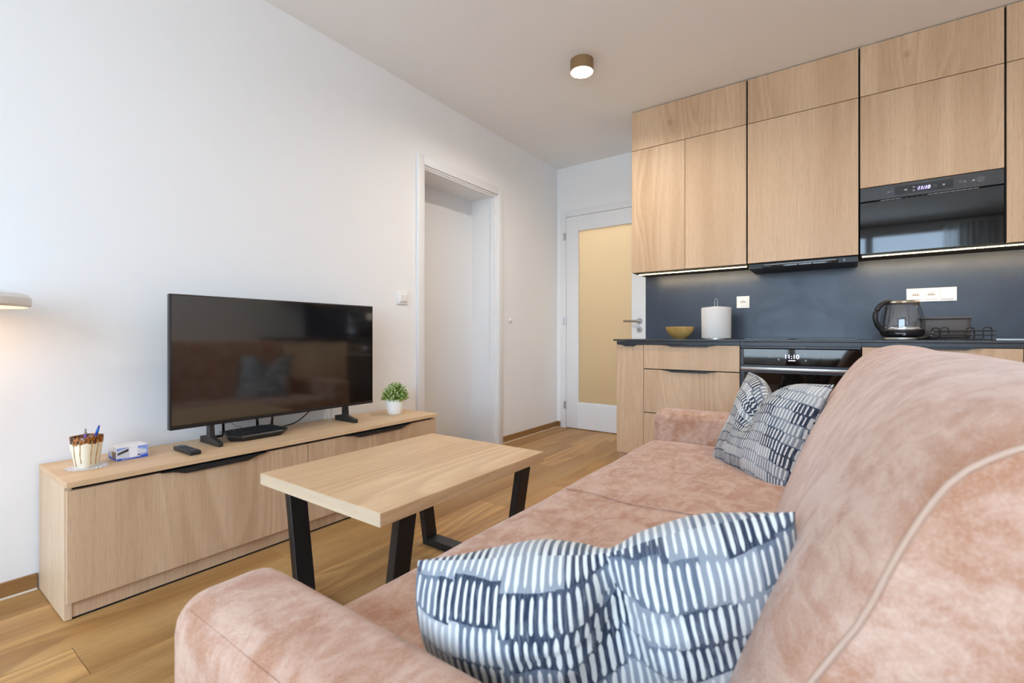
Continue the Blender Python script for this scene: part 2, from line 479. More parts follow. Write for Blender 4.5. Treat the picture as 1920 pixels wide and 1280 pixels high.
# back wall with the glazed door
BX0, BX1, BTOP = 0.10, 0.935, 2.085
wb = MB()
wb.box(0, BX0, BACK_Y, BACK_Y + 0.12, -0.02, CEIL + 0.01)
wb.box(BX1, 1.30, BACK_Y, BACK_Y + 0.12, -0.02, CEIL + 0.01)
wb.box(BX0, BX1, BACK_Y, BACK_Y + 0.12, BTOP, CEIL + 0.01)
wb.build('wall_back', M['wall'], kind='structure', smooth=0)
MB().box(1.07, ROOM_X1 + 0.1, KIT_Y + 0.004, BACK_Y - 0.001, -0.02, CEIL + 0.01).build('wall_kitchen', M['wall'], kind='structure', smooth=0)
MB().box(ROOM_X1, ROOM_X1 + 0.1, -2.25, BACK_Y, -0.02, CEIL + 0.01).build('wall_right', M['wall'], kind='structure', smooth=0)
wf = MB()
wf.box(-0.3, WINX0, WINY - 0.2, WINY, -0.02, CEIL + 0.01)
wf.box(WINX1, ROOM_X1 + 0.1, WINY - 0.2, WINY, -0.02, CEIL + 0.01)
wf.box(WINX0, WINX1, WINY - 0.2, WINY, WINZ1, CEIL + 0.01)
wf.box(WINX0, WINX1, WINY - 0.2, WINY, -0.02, WINZ0)
wf.build('wall_window', M['wall'], kind='structure', smooth=0)
# hall behind the glazed door
MB().box(-0.12, -0.02, BACK_Y + 0.12, 5.5, -0.02, CEIL + 0.01).box(1.25, 1.35, BACK_Y + 0.12, 5.5, -0.02, CEIL + 0.01).box(-0.12, 1.35, 5.4, 5.5, -0.02, CEIL + 0.01).build('wall_hall', M['wall'], kind='structure', smooth=0)

# skirting
def skirt(name, pts, mat_):
    """pts: list of (x0,x1,y0,y1) boxes of the wooden board, with the pale sealant bead below"""
    m = MB()
    for (x0, x1, y0, y1) in pts: m.box(x0, x1, y0, y1, 0.004, 0.055, r=0.001, seg=1)
    o = m.build(name, mat_, kind='structure')
    b = MB()
    for (x0, x1, y0, y1) in pts: b.box(x0, x1 + (0.003 if x1 - x0 < 0.05 else 0), y0 - (0.003 if y1 - y0 < 0.05 else 0), y1, 0.0, 0.0055)
    b.build('sealant_bead', M['bead'], o)
    return o
skirt('baseboard_left', [(0, 0.012, WINY, 0.376), (0, 0.012, DY1 + 0.07, BACK_Y)], M['skirt'])
skirt('baseboard_back', [(0.0125, 0.046, BACK_Y - 0.012, BACK_Y)], M['skirt'])
skirt('baseboard_right', [(ROOM_X1 - 0.012, ROOM_X1, WINY, 3.08)], M['skirt'])

# doorway niche on the left wall
d2 = thing('door_2', (0, (DY0 + DY1) / 2, 0), kind='structure')
fr = MB()
FT = 0.016
fr.box(0.0005, FT, DY0 - 0.062, DY0, 0, DTOP + 0.062, r=0.002)
fr.box(0.0005, FT, DY1, DY1 + 0.062, 0, DTOP + 0.062, r=0.002)
fr.box(0.0005, FT, DY0, DY1, DTOP, DTOP + 0.062, r=0.002)
fr.build('architrave', M['white'], d2)
li = MB()
li.box(-DDEP, 0.004, DY0 + 0.0005, DY0 + 0.012, 0, DTOP)
li.box(-DDEP, 0.004, DY1 - 0.012, DY1 - 0.0005, 0, DTOP)
li.box(-DDEP, 0.004, DY0 + 0.012, DY1 - 0.012, DTOP - 0.012, DTOP - 0.0005)
li.build('lining', M['white'], d2)
st = MB()
st.box(-0.05, -0.006, DY1 - 0.024, DY1 - 0.012, 0, DTOP - 0.012)
st.box(-0.05, -0.006, DY0 + 0.012, DY0 + 0.024, 0, DTOP - 0.012)
st.box(-0.05, -0.006, DY0 + 0.024, DY1 - 0.024, DTOP - 0.024, DTOP - 0.012)
st.build('door_stop_strip', M['white'], d2)
MB().box(-DDEP - 0.03, -DDEP + 0.002, DY0, DY1, 0.005, DTOP, r=0.002).build('leaf', M['white'], d2)

# glazed door in the back wall
d1 = thing('door_1', (0.51, BACK_Y, 0), kind='structure')
fr = MB()
fr.box(0.046, 0.108, BACK_Y - 0.018, BACK_Y - 0.0005, 0, 2.14, r=0.002)
fr.box(0.915, 0.985, BACK_Y - 0.018, BACK_Y - 0.0005, 0, 2.14, r=0.002)
fr.box(0.108, 0.915, BACK_Y - 0.018, BACK_Y - 0.0005, 2.079, 2.14, r=0.002)
fr.build('door_frame', M['white'], d1)
LY0, LY1 = BACK_Y - 0.016, BACK_Y + 0.026
lf = MB()
lf.box(0.111, 0.237, LY0, LY1, 0.008, 2.074, r=0.002)
lf.box(0.787, 0.912, LY0, LY1, 0.008, 2.074, r=0.002)
lf.box(0.237, 0.787, LY0, LY1, 1.936, 2.074)
lf.box(0.237, 0.787, LY0, LY1, 0.008, 0.257)
leaf = lf.build('leaf', M['white'], d1)
gb = MB()
for (x0, x1, z0, z1) in ((0.237, 0.243, 0.257, 1.936), (0.781, 0.787, 0.257, 1.936), (0.243, 0.781, 1.930, 1.936), (0.243, 0.781, 0.257, 0.263)):
    gb.box(x0, x1, LY0 + 0.006, LY1 - 0.006, z0, z1)
gb.build('glazing_bead', M['white'], leaf)
MB().box(0.2435, 0.7805, BACK_Y + 0.002, BACK_Y + 0.008, 0.2635, 1.9295).build('glass_pane', M['frost'], leaf, label='warm lit frosted glass pane')
for z in (1.887, 1.054, 0.226):
    h = MB()
    h.cyl((0.100, BACK_Y - 0.023, z - 0.035), (0.100, BACK_Y - 0.023, z + 0.035), 0.0075)
    h.box(0.082, 0.1, BACK_Y - 0.021, BACK_Y - 0.0165, z - 0.035, z + 0.035)
    h.build('hinge', M['chrome'], d1)
hd = MB()
hd.cyl((0.858, LY0, 1.040), (0.858, LY0 - 0.009, 1.040), 0.026, n=28)
hd.cyl((0.858, LY0 - 0.009, 1.040), (0.858, LY0 - 0.048, 1.040), 0.0095)
hd.tube([(0.862, LY0 - 0.05, 1.040), (0.85, LY0 - 0.051, 1.040), (0.725, LY0 - 0.050, 1.041)], 0.0095, n=12)
hd.build('lever_handle', M['steel'], d1)
kp = MB().cyl((0.856, LY0, 0.962), (0.856, LY0 - 0.007, 0.962), 0.025, n=28).build('keyhole_plate', M['steel'], d1)
MB().cyl((0.856, LY0 - 0.0065, 0.967), (0.856, LY0 - 0.0078, 0.967), 0.0045).box(0.8535, 0.8585, LY0 - 0.0078, LY0 - 0.0065, 0.951, 0.967).build('keyhole', M['hole'], kp)

# window behind the camera
w1 = thing('window_1', ((WINX0 + WINX1) / 2, WINY - 0.1, WINZ0), kind='structure')
wfm = MB()
wy0, wy1 = WINY - 0.13, WINY - 0.06
mull = [WINX0, 1.70, 2.65, WINX1]
for x in mull:
    a = min(max(x - 0.05, WINX0), WINX1 - 0.09)
    wfm.box(a, a + 0.09, wy0, wy1, WINZ0, WINZ1)
for a, b in zip(mull[:-1], mull[1:]):
    wfm.box(a + 0.04, b - 0.04, wy0, wy1, WINZ0, WINZ0 + 0.08)
    wfm.box(a + 0.04, b - 0.04, wy0, wy1, WINZ1 - 0.08, WINZ1)
wfm.build('window_frame', M['white'], w1, smooth=0)
for a, b in zip(mull[:-1], mull[1:]):
    MB().box(a + 0.03, b - 0.03, WINY - 0.10, WINY - 0.094, WINZ0 + 0.06, WINZ1 - 0.06).build('window_pane', M['glass'], w1, smooth=0)

# ================================================================== LARGE FURNITURE
# ---------------- sofa
SX0, SEAT, ARM = 1.560, 0.39, 0.53
SY0, SYA, SYB, SY1 = 0.258, 0.418, 2.350, 2.520
sofa = thing('sofa_bed', (2.1, 1.39, 0), 'pinkish tan suede sofa facing the television with two patterned cushions', 'sofa')
def soft_box(x0, x1, y0, y1, z0, z1, r, seg=5):
    return MB().box(x0, x1, y0, y1, z0, z1, r=r, seg=seg)
for (a, b) in ((SY0, SYA), (SYB, SY1)):
    m = soft_box(SX0, 2.60, a, b, 0.05, ARM, 0.048, 6)
    arm = m.build('armrest', M['sofa'], sofa, smooth=60)
    ys = a + 0.006
    e = 0.03
    p = [(SX0 + 0.055 + 0.95*q/8, ys + 0.0085, ARM - 0.0150) for q in range(9)]
    MB().tube(p, 0.0022, n=6).build('seam', M['sofa'], arm, smooth=60)
MB().box(SX0 + 0.03, 2.62, SYA + 0.001, SYB - 0.001, 0.05, 0.20, r=0.012).build('base', M['sofa'], sofa)
for x in (SX0 + 0.10, 2.52):
    for y in (SY0 + 0.08, SY1 - 0.08):
        MB().cyl((x, y, 0.0), (x, y, 0.052), 0.022, 0.026).build('foot', M['black'], sofa)
# seat cushion: grid box with softened edge and slight sag
def cushion(x0, x1, y0, y1, z0, z1, r, nx, ny, amp):
    m = MB(); bm = m.bm
    def h(x, y):
        dx = min(x - x0, 1e9); dy0 = y - y0; dy1 = y1 - y
        z = z1
        for d in (dx, dy0, dy1):
            if d < r: z -= (r - math.sqrt(max(0.0, r*r - (r - d)**2))) * (0.9 if d is dx else 0.55)
        z += amp * math.sin(3.1*y + 0.7) * math.sin(4.0*(x - x0) + 0.3)
        z += 0.35 * amp * math.sin(11*y + 2*x)
        return z
    us = [0, .004, .012, .026, .05, .09] + [0.09 + (1 - .09) * i / nx for i in range(1, nx + 1)]
    vs = [0, .003, .008, .016, .03] + [.03 + .94 * i / ny for i in range(1, ny)] + [.97, .984, .992, .997, 1]
    g = [[bm.verts.new((x0 + (x1 - x0)*u, y0 + (y1 - y0)*v, h(x0 + (x1 - x0)*u, y0 + (y1 - y0)*v))) for v in vs] for u in us]
    for i in range(len(us) - 1):
        for j in range(len(vs) - 1):
            bm.faces.new((g[i][j], g[i+1][j], g[i+1][j+1], g[i][j+1]))
    def skirt_(row):
        lo = [bm.verts.new((v.co.x, v.co.y, z0)) for v in row]
        for i in range(len(row) - 1): bm.faces.new((row[i], row[i+1], lo[i+1], lo[i]))
        return lo
    skirt_(g[0]); skirt_(g[-1]); skirt_([r_[0] for r_ in g]); skirt_([r_[-1] for r_ in g])
    bm.faces.new([bm.verts.new(p) for p in ((x0, y0, z0), (x1, y0, z0), (x1, y1, z0), (x0, y1, z0))])
    bmesh.ops.remove_doubles(bm, verts=bm.verts[:], dist=1e-5)
    return m
seat = cushion(SX0 - 0.012, 2.32, SYA + 0.002, SYB - 0.002, 0.20, SEAT, 0.06, 22, 50, 0.004).build('seat', M['sofa'], sofa, smooth=70)
ymid = (SYA + SYB) / 2
MB().tube([(SX0 - 0.012 + 0.05 + 0.6*i/12, ymid + 0.01*math.sin(i), SEAT + 0.0005 + 0.0008*math.sin(i*1.3)) for i in range(13)], 0.0022, n=6).build('seat_seam', M['sofa'], seat, smooth=60)
# backrest: leaning rounded profile
BP = [(2.15, 0.24), (2.165, 0.32), (2.192, 0.385), (2.217, 0.455), (2.248, 0.535), (2.281, 0.612), (2.322, 0.690), (2.363, 0.760), (2.402, 0.812), (2.444, 0.846), (2.490, 0.863), (2.53, 0.867),
      (2.58, 0.860), (2.63, 0.840), (2.67, 0.80), (2.70, 0.74), (2.712, 0.60), (2.71, 0.20), (2.45, 0.18), (2.2, 0.19)]
def catmull(P, k=4, closed=True):
    out = []; N = len(P)
    for i in range(N if closed else N - 1):
        p0, p1, p2, p3 = (P[(i-1) % N], P[i], P[(i+1) % N], P[(i+2) % N]) if closed else (P[max(i-1, 0)], P[i], P[i+1], P[min(i+2, N-1)])
        for s in range(k):
            t_ = s / k
            out.append(tuple(0.5*((2*p1[c]) + (-p0[c]+p2[c])*t_ + (2*p0[c]-5*p1[c]+4*p2[c]-p3[c])*t_*t_ + (-p0[c]+3*p1[c]-3*p2[c]+p3[c])*t_**3) for c in range(len(p1))))
    if not closed: out.append(P[-1])
    return out
prof = catmull(BP, 3)
cx = sum(p[0] for p in prof) / len(prof); cz = sum(p[1] for p in prof) / len(prof)
def inset(P, d):
    out = []
    N = len(P)
    for i in range(N):
        tx, tz = P[(i+1) % N][0] - P[i-1][0], P[(i+1) % N][1] - P[i-1][1]
        L = math.hypot(tx, tz) or 1
        nx, nz = tz / L, -tx / L        # inward or outward; fix with centre
        if (cx - P[i][0]) * nx + (cz - P[i][1]) * nz < 0: nx, nz = -nx, -nz
        k_ = min(1, max(0, (P[i][1] - 0.70) / 0.12)); dd_ = d * (1 - 0.45 * k_)
        out.append((P[i][0] + nx*dd_, P[i][1] + nz*dd_))
    return out
BY0, BY1 = 0.470, SYB + 0.02
m = MB(); bm = m.bm
secs = [(BY0, 0.060), (BY0 + 0.003, 0.053), (BY0 + 0.012, 0.045), (BY0 + 0.03, 0.035), (BY0 + 0.07, 0.019), (BY0 + 0.12, 0.011), (BY0 + 0.19, 0.004), (BY0 + 0.27, 0.0)]
nb = 24
secs += [(BY0 + 0.27 + (BY1 - BY0 - 0.40) * i / nb, 0.0) for i in range(1, nb + 1)]
secs += [(BY1 - 0.07, 0.004), (BY1 - 0.03, 0.010), (BY1 - 0.012, 0.016), (BY1 - 0.003, 0.022), (BY1, 0.032)]
rings = []
for (y, d) in secs:
    wob = 0.0025 * math.sin(6.5 * y)
    rings.append([bm.verts.new((x, y, z + wob)) for (x, z) in inset(prof, d)])
for a, b in zip(rings[:-1], rings[1:]):
    for i in range(len(a)): bm.faces.new((a[i], a[(i+1) % len(a)], b[(i+1) % len(a)], b[i]))
bm.faces.new(rings[0][::-1]); bm.faces.new(rings[-1])
back = m.build('backrest', M['sofa'], sofa, smooth=60)
for y in (BY0 + 0.002,):
    pp = inset(prof, 0.054)[3:44]
    MB().tube([(x, y, z) for (x, z) in pp], 0.0028, n=6).build('piping', M['piping'], back, smooth=60)

# ---------------- cushions on the sofa
def pillow(name, label, W, H, T, mtx, chop_u, chop_d, seed, edge=0.09, pinch=0.62, bulge=(0.10, 0.10)):
    rr = random.Random(seed)
    n = 44
    bm = bmesh.new()
    uvl = bm.loops.layers.uv.new('UVMap')
    ph = [rr.uniform(0, 6.28) for _ in range(8)]
    def pt(u, v, side):
        ex = 1 - (bulge[0] if u < 0 else bulge[1]) * (1 - v*v); ez = 1 - edge * (1 - u*u)
        x = u * W/2 * ex; z = v * H/2 * ez
        prof_ = (max(0, (1 - abs(u)**2.6)) * max(0, (1 - abs(v)**2.6))) ** 0.55
        # karate chop: top edge sinks, the faces pinch
        cu = u - chop_u
        ch = math.exp(-(cu/0.30)**2); chn = math.exp(-(cu/0.13)**2)
        top = min(1, max(0, (v + 0.55) / 1.55)); top = top*top*(3 - 2*top)
        z -= chop_d * ch * top
        x -= 0.12 * W * cu * ch * top * (1 if abs(cu) < .5 else 0) * 0.4
        y = T/2 * prof_
        y *= 1 - (pinch if side < 0 else pinch*0.45) * chn * min(1, max(0, (v + 0.35) / 0.9))
        y *= 1 + 0.22 * (math.exp(-((cu - 0.5)/0.3)**2) + math.exp(-((cu + 0.5)/0.3)**2)) * top
        # sag to the bottom
        y *= 1 + 0.18 * max(0, -v)
        # wrinkles running out of the chop and along the edge
        a = math.atan2(v - 0.55, cu + 1e-6); d = math.hypot(v - 0.55, cu)
        y += 0.010 * math.sin(9*a + ph[0]) * math.exp(-d*2.2) * prof_
        y += 0.004 * math.sin(7*u + 5*v + ph[1]) * prof_
        ed = max(abs(u), abs(v))
        y += 0.003 * math.sin(26*(u if abs(v) > abs(u) else v) + ph[2]) * max(0, ed - 0.6) * prof_
        yoff = 0.02 * math.sin(2.2*u + ph[3]) * (1 if True else 0)
        return Vector((x, side * y + yoff * 0.5, z))
    def ease(t): return math.sin(t * PI / 2)
    cs = [ease(-1 + 2*i/n) for i in range(n + 1)]
    for side in (-1, 1):
        g = [[bm.verts.new(pt(u, v, side)) for v in cs] for u in cs]
        for i in range(n):
            for j in range(n):
                q = [(i, j), (i+1, j), (i+1, j+1), (i, j+1)]
                f = bm.faces.new([g[a][b] for a, b in q])
                for lp, (a, b) in zip(f.loops, q): lp[uvl].uv = ((cs[a]+1)/2 * W/0.46, (cs[b]+1)/2 * H/0.44 + (0 if side < 0 else 3.3))
    bmesh.ops.remove_doubles(bm, verts=bm.verts[:], dist=2e-4)
    bmesh.ops.recalc_face_normals(bm, faces=bm.faces[:])
    me = bpy.data.meshes.new(name); bm.to_mesh(me); bm.free()
    for p in me.polygons: p.use_smooth = True
    me.materials.append(M['pillow'])
    o = bpy.data.objects.new(name, me); COL.objects.link(o)
    o.matrix_world = mtx
    o['label'] = label; o['category'] = 'cushion'; o['group'] = 'patterned cushions on the sofa'
    return o
def frame_from(tl, tr, bl):
    """matrix whose x runs tl->tr, z runs up, -y faces the viewer side"""
    tl, tr, bl = Vector(tl), Vector(tr), Vector(bl)
    x = (tr - tl).normalized(); up = (tl - bl); up = (up - x * up.dot(x)).normalized()
    y = up.cross(x)
    c = (tl + tr) / 2
    return x, y, up, c
x, y, up, c = frame_from((1.878, 0.46, 0.591), (2.315, 0.63, 0.692), (1.85, 0.525, 0.34))
PH = 0.28
mt = Matrix((x, y, up)).transposed().to_4x4(); mt.translation = c - up * (PH / 2)
pillow('cushion', 'blue and white dash patterned cushion slumped by the near sofa armrest', 0.485, PH, 0.17, mt, 0.06, 0.014, 5, edge=0.05, pinch=0.85, bulge=(-0.14, 0.03))
x, y, up, c = frame_from((2.04, 2.22, 0.735), (2.30, 1.98, 0.72), (1.86, 2.17, 0.385))
PH = 0.44
mt = Matrix((x, y, up)).transposed().to_4x4(); mt.translation = c - up * (PH / 2 - 0.015)
pillow('cushion', 'black and white dash patterned cushion standing in the far sofa corner', 0.44, PH, 0.17, mt, -0.12, 0.085, 11)

# ---------------- coffee table
TX0, TX1, TY0, TY1, TH = 0.789, 1.397, 0.776, 1.564, 0.45
ct = thing('coffee_table', ((TX0 + TX1) / 2, (TY0 + TY1) / 2, 0), 'light oak coffee table on black trapezoid steel legs before the sofa', 'table')
MB().box(TX0, TX1, TY0, TY1, TH - 0.037, TH, r=0.0015, seg=1).build('table_top', M['oak_y'], ct, smooth=0)
for (ya, yb) in ((TY0 - 0.0009, TY0 - 0.0001), (TY1 + 0.0001, TY1 + 0.0009)):
    MB().box(TX0 + 0.0005, TX1 - 0.0005, ya, yb, TH - 0.0365, TH - 0.0005).build('edge_band', M['oak_edge'], ct, smooth=0)
for (ya, yb) in ((0.85, 0.912), (1.430, 1.492)):
    for (xt0, xt1, xb0, xb1) in ((0.790 + 0.006, 0.820 + 0.006, 0.866, 0.896), (1.360 - 0.005, 1.390 - 0.005, 1.290, 1.320)):
        m = MB(); zt = TH - 0.043
        vs = [m.bm.verts.new(p) for p in ((xb0, ya, 0), (xb1, ya, 0), (xb1, yb, 0), (xb0, yb, 0), (xt0, ya, zt), (xt1, ya, zt), (xt1, yb, zt), (xt0, yb, zt))]
        for q in ((0, 1, 2, 3), (4, 5, 6, 7), (0, 1, 5, 4), (1, 2, 6, 5), (2, 3, 7, 6), (3, 0, 4, 7)): m.bm.faces.new([vs[i] for i in q])
        bmesh.ops.bevel(m.bm, geom=m.bm.edges[:], offset=0.002, segments=1, affect='EDGES')
        m.build('leg', M['blackmetal'], ct, smooth=0)
    MB().box(0.897, 1.289, ya, yb, 0.0, 0.030, r=0.002, seg=1).build('foot_bar', M['blackmetal'], ct, smooth=0)
    MB().box(0.80, 1.38, ya, yb, TH - 0.043, TH - 0.0372).build('mounting_plate', M['blackmetal'], ct, smooth=0)

# ---------------- console under the television
CY0, CY1, CTOP, CD = 0.380, 2.004, 0.445, 0.360
con = thing('television_console', (0.19, (CY0 + CY1) / 2, 0), 'long low oak console with two flap doors against the left wall', 'cabinet')
MB().box(0.014, 0.388, CY0, CY1, CTOP - 0.019, CTOP, r=0.001, seg=1).build('top_panel', M['oak_y'], con, smooth=0)
for (a, b) in ((CY0, CY0 + 0.019), (CY1 - 0.019, CY1)):
    MB().box(0.014, CD, a, b, 0.003, CTOP - 0.0195, r=0.0008, seg=1).build('side_panel', M['oak_sidelit'], con, smooth=0)
MB().box(0.02, CD - 0.004, CY0 + 0.0195, CY1 - 0.0195, 0.06, CTOP - 0.020).build('carcass', M['gap'], con, smooth=0)
MB().box(CD - 0.018, CD - 0.003, CY0 + 0.0195, CY1 - 0.0195, 0.007, 0.0595).build('plinth', M['oak_z'], con, smooth=0)
MB().box(CD - 0.016, CD - 0.005, CY0 + 0.0195, CY1 - 0.0195, 0.0, 0.007).build('plinth_seal', M['gap'], con, smooth=0)
ym = 1.190
hspans = ((0.655, 0.985), (1.395, 1.775))
for (a, b), (h0, h1) in zip(((CY0 + 0.003, ym - 0.0015), (ym + 0.0015, CY1 - 0.003)), ((0.63, 1.00), (1.385, 1.80))):
    d = MB().box(CD + 0.001, CD + 0.020, a, b, 0.061, CTOP - 0.030, r=0.001, seg=1).build('door', M['oak_z'], con, smooth=0)
    zt = CTOP - 0.029
    poly = [(h0, zt), (h1, zt), (h1 - 0.035, zt - 0.004), (h1 - 0.075, zt - 0.017), (h0 + 0.075, zt - 0.017), (h0 + 0.035, zt - 0.004)]
    m = MB().prism(poly, 'x', CD + 0.0195, CD + 0.030)
    m.box(CD + 0.001, CD + 0.024, h0, h1, CTOP - 0.0305, CTOP - 0.0275)
    m.build('handle', M['edge_black'], d, smooth=0)

# ---------------- kitchen: wall units
YU0 = 3.375
UY = YU0 + 0.019
def front(name, x0, x1, z0, z1, parent, y=YU0, g=0.0015, matx='oak_z'):
    return MB().box(x0 + g, x1 - g, y, y + 0.0185, z0 + g, z1 - g, r=0.0008, seg=1).build(name, M[matx], parent, smooth=0)
Z0, Z1, Z2 = 1.375, 2.285, CEIL - 0.004
def wall_unit(name, x0, x1, label, zb=Z0, pale=False):
    u = thing(name, ((x0 + x1) / 2, (YU0 + KIT_Y) / 2, zb), label, 'cabinet', 'upper kitchen cabinets')
    MB().box(x0 + 0.001, x1 - 0.001, UY + 0.0005, KIT_Y - 0.008, zb, Z2).build('carcass', M['gap'], u, smooth=0)
    return u
V = [1.056, 1.837, 2.4255, 3.0195, 3.61, 4.295]
u1 = wall_unit('wall_cabinet', V[0], V[1], 'upper oak cabinet at the left end with a pair of doors')
MB().box(V[0], V[0] + 0.0009, UY, KIT_Y - 0.008, Z0, Z2).build('end_panel', M['oak_z'], u1, smooth=0)
front('lift_door', V[0], V[1] - 0.003, Z1, Z2, u1)
front('door', V[0], 1.443, Z0, Z1 - 0.001, u1); front('door', 1.443, V[1] - 0.003, Z0, Z1 - 0.001, u1)
u2 = wall_unit('wall_cabinet', V[1], V[2], 'upper oak cabinet with a single wide door above the cooker hood')
front('lift_door', V[1] + 0.003, V[2] - 0.003, Z1, Z2, u2); front('door', V[1] + 0.003, V[2] - 0.003, Z0, Z1 - 0.001, u2)
MWT = 1.755
u3 = wall_unit('wall_cabinet', V[2], V[3], 'upper oak cabinet above the built-in microwave', zb=MWT + 0.002)
front('lift_door', V[2] + 0.003, V[3] - 0.003, Z1, Z2, u3); front('door', V[2] + 0.003, V[3] - 0.003, MWT, Z1 - 0.001, u3)
u4 = wall_unit('wall_cabinet', V[3], V[4], 'upper oak cabinet right of the microwave cut by the picture edge')
front('lift_door', V[3] + 0.003, V[4] - 0.003, Z1, Z2, u4); front('door', V[3] + 0.003, V[4] - 0.003, Z0, Z1 - 0.001, u4)
u5 = wall_unit('wall_cabinet', V[4], V[5], 'upper oak cabinet in the corner above the sink')
front('lift_door', V[4] + 0.003, V[5] - 0.003, Z1, Z2, u5); front('door', V[4] + 0.003, V[5] - 0.003, Z0, Z1 - 0.001, u5)

# ---------------- kitchen: base units
YB = 3.08
WT = 0.883
B = [1.060, 1.2535, 1.8435, 2.431, 3.020, 3.61, 4.295]
FT_, FB = 0.846, 0.10
def base_unit(name, x0, x1, label, front_y=None):
    u = thing(name, ((x0 + x1) / 2, (YB + KIT_Y) / 2, 0), label, 'cabinet', 'lower kitchen cabinets')
    MB().box(x0 + 0.001, x1 - 0.001, YB + 0.0195, KIT_Y - 0.01, FB, WT - 0.014).build('carcass', M['gap'], u, smooth=0)
    MB().box(x0 + 0.0005, x1 - 0.0005, YB + 0.06, YB + 0.075, 0.004, FB - 0.0005).build('plinth', M['oak_z'], u, smooth=0)
    MB().box(x0 + 0.0005, x1 - 0.0005, YB + 0.004, YB + 0.0193, FT_ + 0.002, WT - 0.0135).build('grip_channel', M['worktop'], u, smooth=0)
    return u
def pull(x0, x1, zt, parent):
    m = MB()
    s = min(0.06, (x1 - x0) * 0.22)
    m.prism([(x0, zt), (x1, zt), (x1 - s*0.5, zt - 0.003), (x1 - s, zt - 0.011), (x0 + s, zt - 0.011), (x0 + s*0.5, zt - 0.003)], 'y', YB - 0.010, YB + 0.0005)
    m.box(x0, x1, YB - 0.006, YB + 0.019, zt - 0.001, zt + 0.001)
    m.build('handle', M['edge_black'], parent, smooth=0)
a1 = base_unit('base_cabinet', B[0], B[1], 'narrow oak base cabinet at the left end of the worktop')
d = front('door', B[0], B[1], FB, FT_, a1, y=YB); pull(B[0] + 0.035, B[1] - 0.04, FT_ - 0.0005, d)
a2 = base_unit('base_cabinet', B[1], B[2], 'oak drawer cabinet with black edge pulls left of the oven')
for (z0, z1) in ((0.686, FT_), (0.394, 0.682), (FB, 0.390)):
    d = front('drawer', B[1], B[2], z0, z1, a2, y=YB, g=0.001)
    pull(B[1] + 0.13, B[2] - 0.13, z1 - 0.001, d)
a3 = base_unit('base_cabinet', B[3], B[4], 'oak base cabinet right of the oven behind the sofa back')
d = front('door', B[3], B[4], FB, FT_, a3, y=YB); pull(B[3] + 0.13, B[4] - 0.13, FT_ - 0.0005, d)
a4 = base_unit('base_cabinet', B[4], B[5], 'oak sink base cabinet at the right picture edge')
d = front('door', B[4], B[5], FB, FT_, a4, y=YB); pull(B[4] + 0.13, B[5] - 0.13, FT_ - 0.0005, d)
a5 = base_unit('base_cabinet', B[5], B[6], 'oak base cabinet in the right corner beyond the sink')
d = front('door', B[5], B[6], FB, FT_, a5, y=YB); pull(B[5] + 0.15, B[6] - 0.15, FT_ - 0.0005, d)

wt = MB().box(1.045, 4.297, 3.060, KIT_Y - 0.0085, WT - 0.012, WT, r=0.0012, seg=1).build('worktop', M['worktop'], smooth=0, org=(2.6, 3.4, WT - 0.012), label='thin dark slate kitchen worktop along the whole run', cat='worktop')
sp = MB().box(1.050, 4.297, KIT_Y - 0.008, KIT_Y + 0.0035, WT + 0.0002, Z0 + 0.03).build('splashback', M['splash'], smooth=0, org=(2.6, KIT_Y, WT), label='dark slate blue splashback between worktop and upper cabinets', cat='splashback')

# oven
ov = thing('oven', (2.137, YB + 0.3, 0.1), 'black built-in oven with steel bar handle and lit clock', 'oven')
MB().box(B[2] + 0.002, B[3] - 0.002, YB + 0.03, KIT_Y - 0.03, 0.10, WT - 0.016).build('body', M['gap'], ov, smooth=0)
MB().box(B[2] + 0.002, B[3] - 0.002, YB + 0.06, YB + 0.075, 0.004, 0.099).build('plinth', M['oak_z'], ov, smooth=0)
MB().box(B[2] + 0.001, B[3] - 0.001, YB + 0.008, YB + 0.0295, 0.846, WT - 0.0135).build('grip_channel', M['worktop'], ov, smooth=0)
MB().box(B[2] + 0.004, B[3] - 0.004, YB + 0.004, YB + 0.0295, 0.832, 0.845, r=0.001, seg=1).build('vent_strip', M['mw_panel'], ov, smooth=0)
vd = MB()
for i in range(9): vd.box(2.095 + 0.010*i, 2.0985 + 0.010*i, YB + 0.001, YB + 0.0035, 0.8385, 0.8415)
vd.build('vent_hole', M['icon'], ov, smooth=0, kind='stuff')
cp = MB().box(B[2] + 0.022, B[3] - 0.006, YB - 0.002, YB + 0.0295, 0.737, 0.828, r=0.001, seg=1).build('control_panel', M['gloss_black'], ov, smooth=0)
MB().box(B[2] + 0.004, B[2] + 0.021, YB + 0.002, YB + 0.0295, 0.737, 0.828).build('side_trim', M['mw_panel'], ov, smooth=0)
text_mesh('clock_digits', '11:10', 0.034, M['digits'], cp, (2.112, YB - 0.0035, 0.785), (R(90), 0, 0))
MB().box(2.096, 2.130, YB - 0.0035, YB - 0.0022, 0.762, 0.766).build('clock_caption', M['digits'], cp, smooth=0)
for (x_, z_) in ((2.005, 0.786), (2.228, 0.786)):
    ic = MB()
    for (p, q, r_, s_) in ((-.010, .010, .0055, .007), (-.010, .010, -.007, -.0055), (-.010, -.0085, -.0055, .0055), (.0085, .010, -.0055, .0055), (-.002, .002, -.002, .002)):
        ic.box(x_ + p, x_ + q, YB - 0.0032, YB - 0.0022, z_ + r_, z_ + s_)
    ic.build('icon', M['icon'], cp, smooth=0)
for (x_, z_) in ((2.048, 0.768), (2.178, 0.803), (2.180, 0.766)):
    MB().cyl((x_, YB - 0.0022, z_), (x_, YB - 0.0032, z_), 0.0042, n=10).build('icon', M['icon'], cp, smooth=0)
dr = MB()
dr.box(B[2] + 0.004, B[2] + 0.024, YB, YB + 0.0295, 0.105, 0.7345)
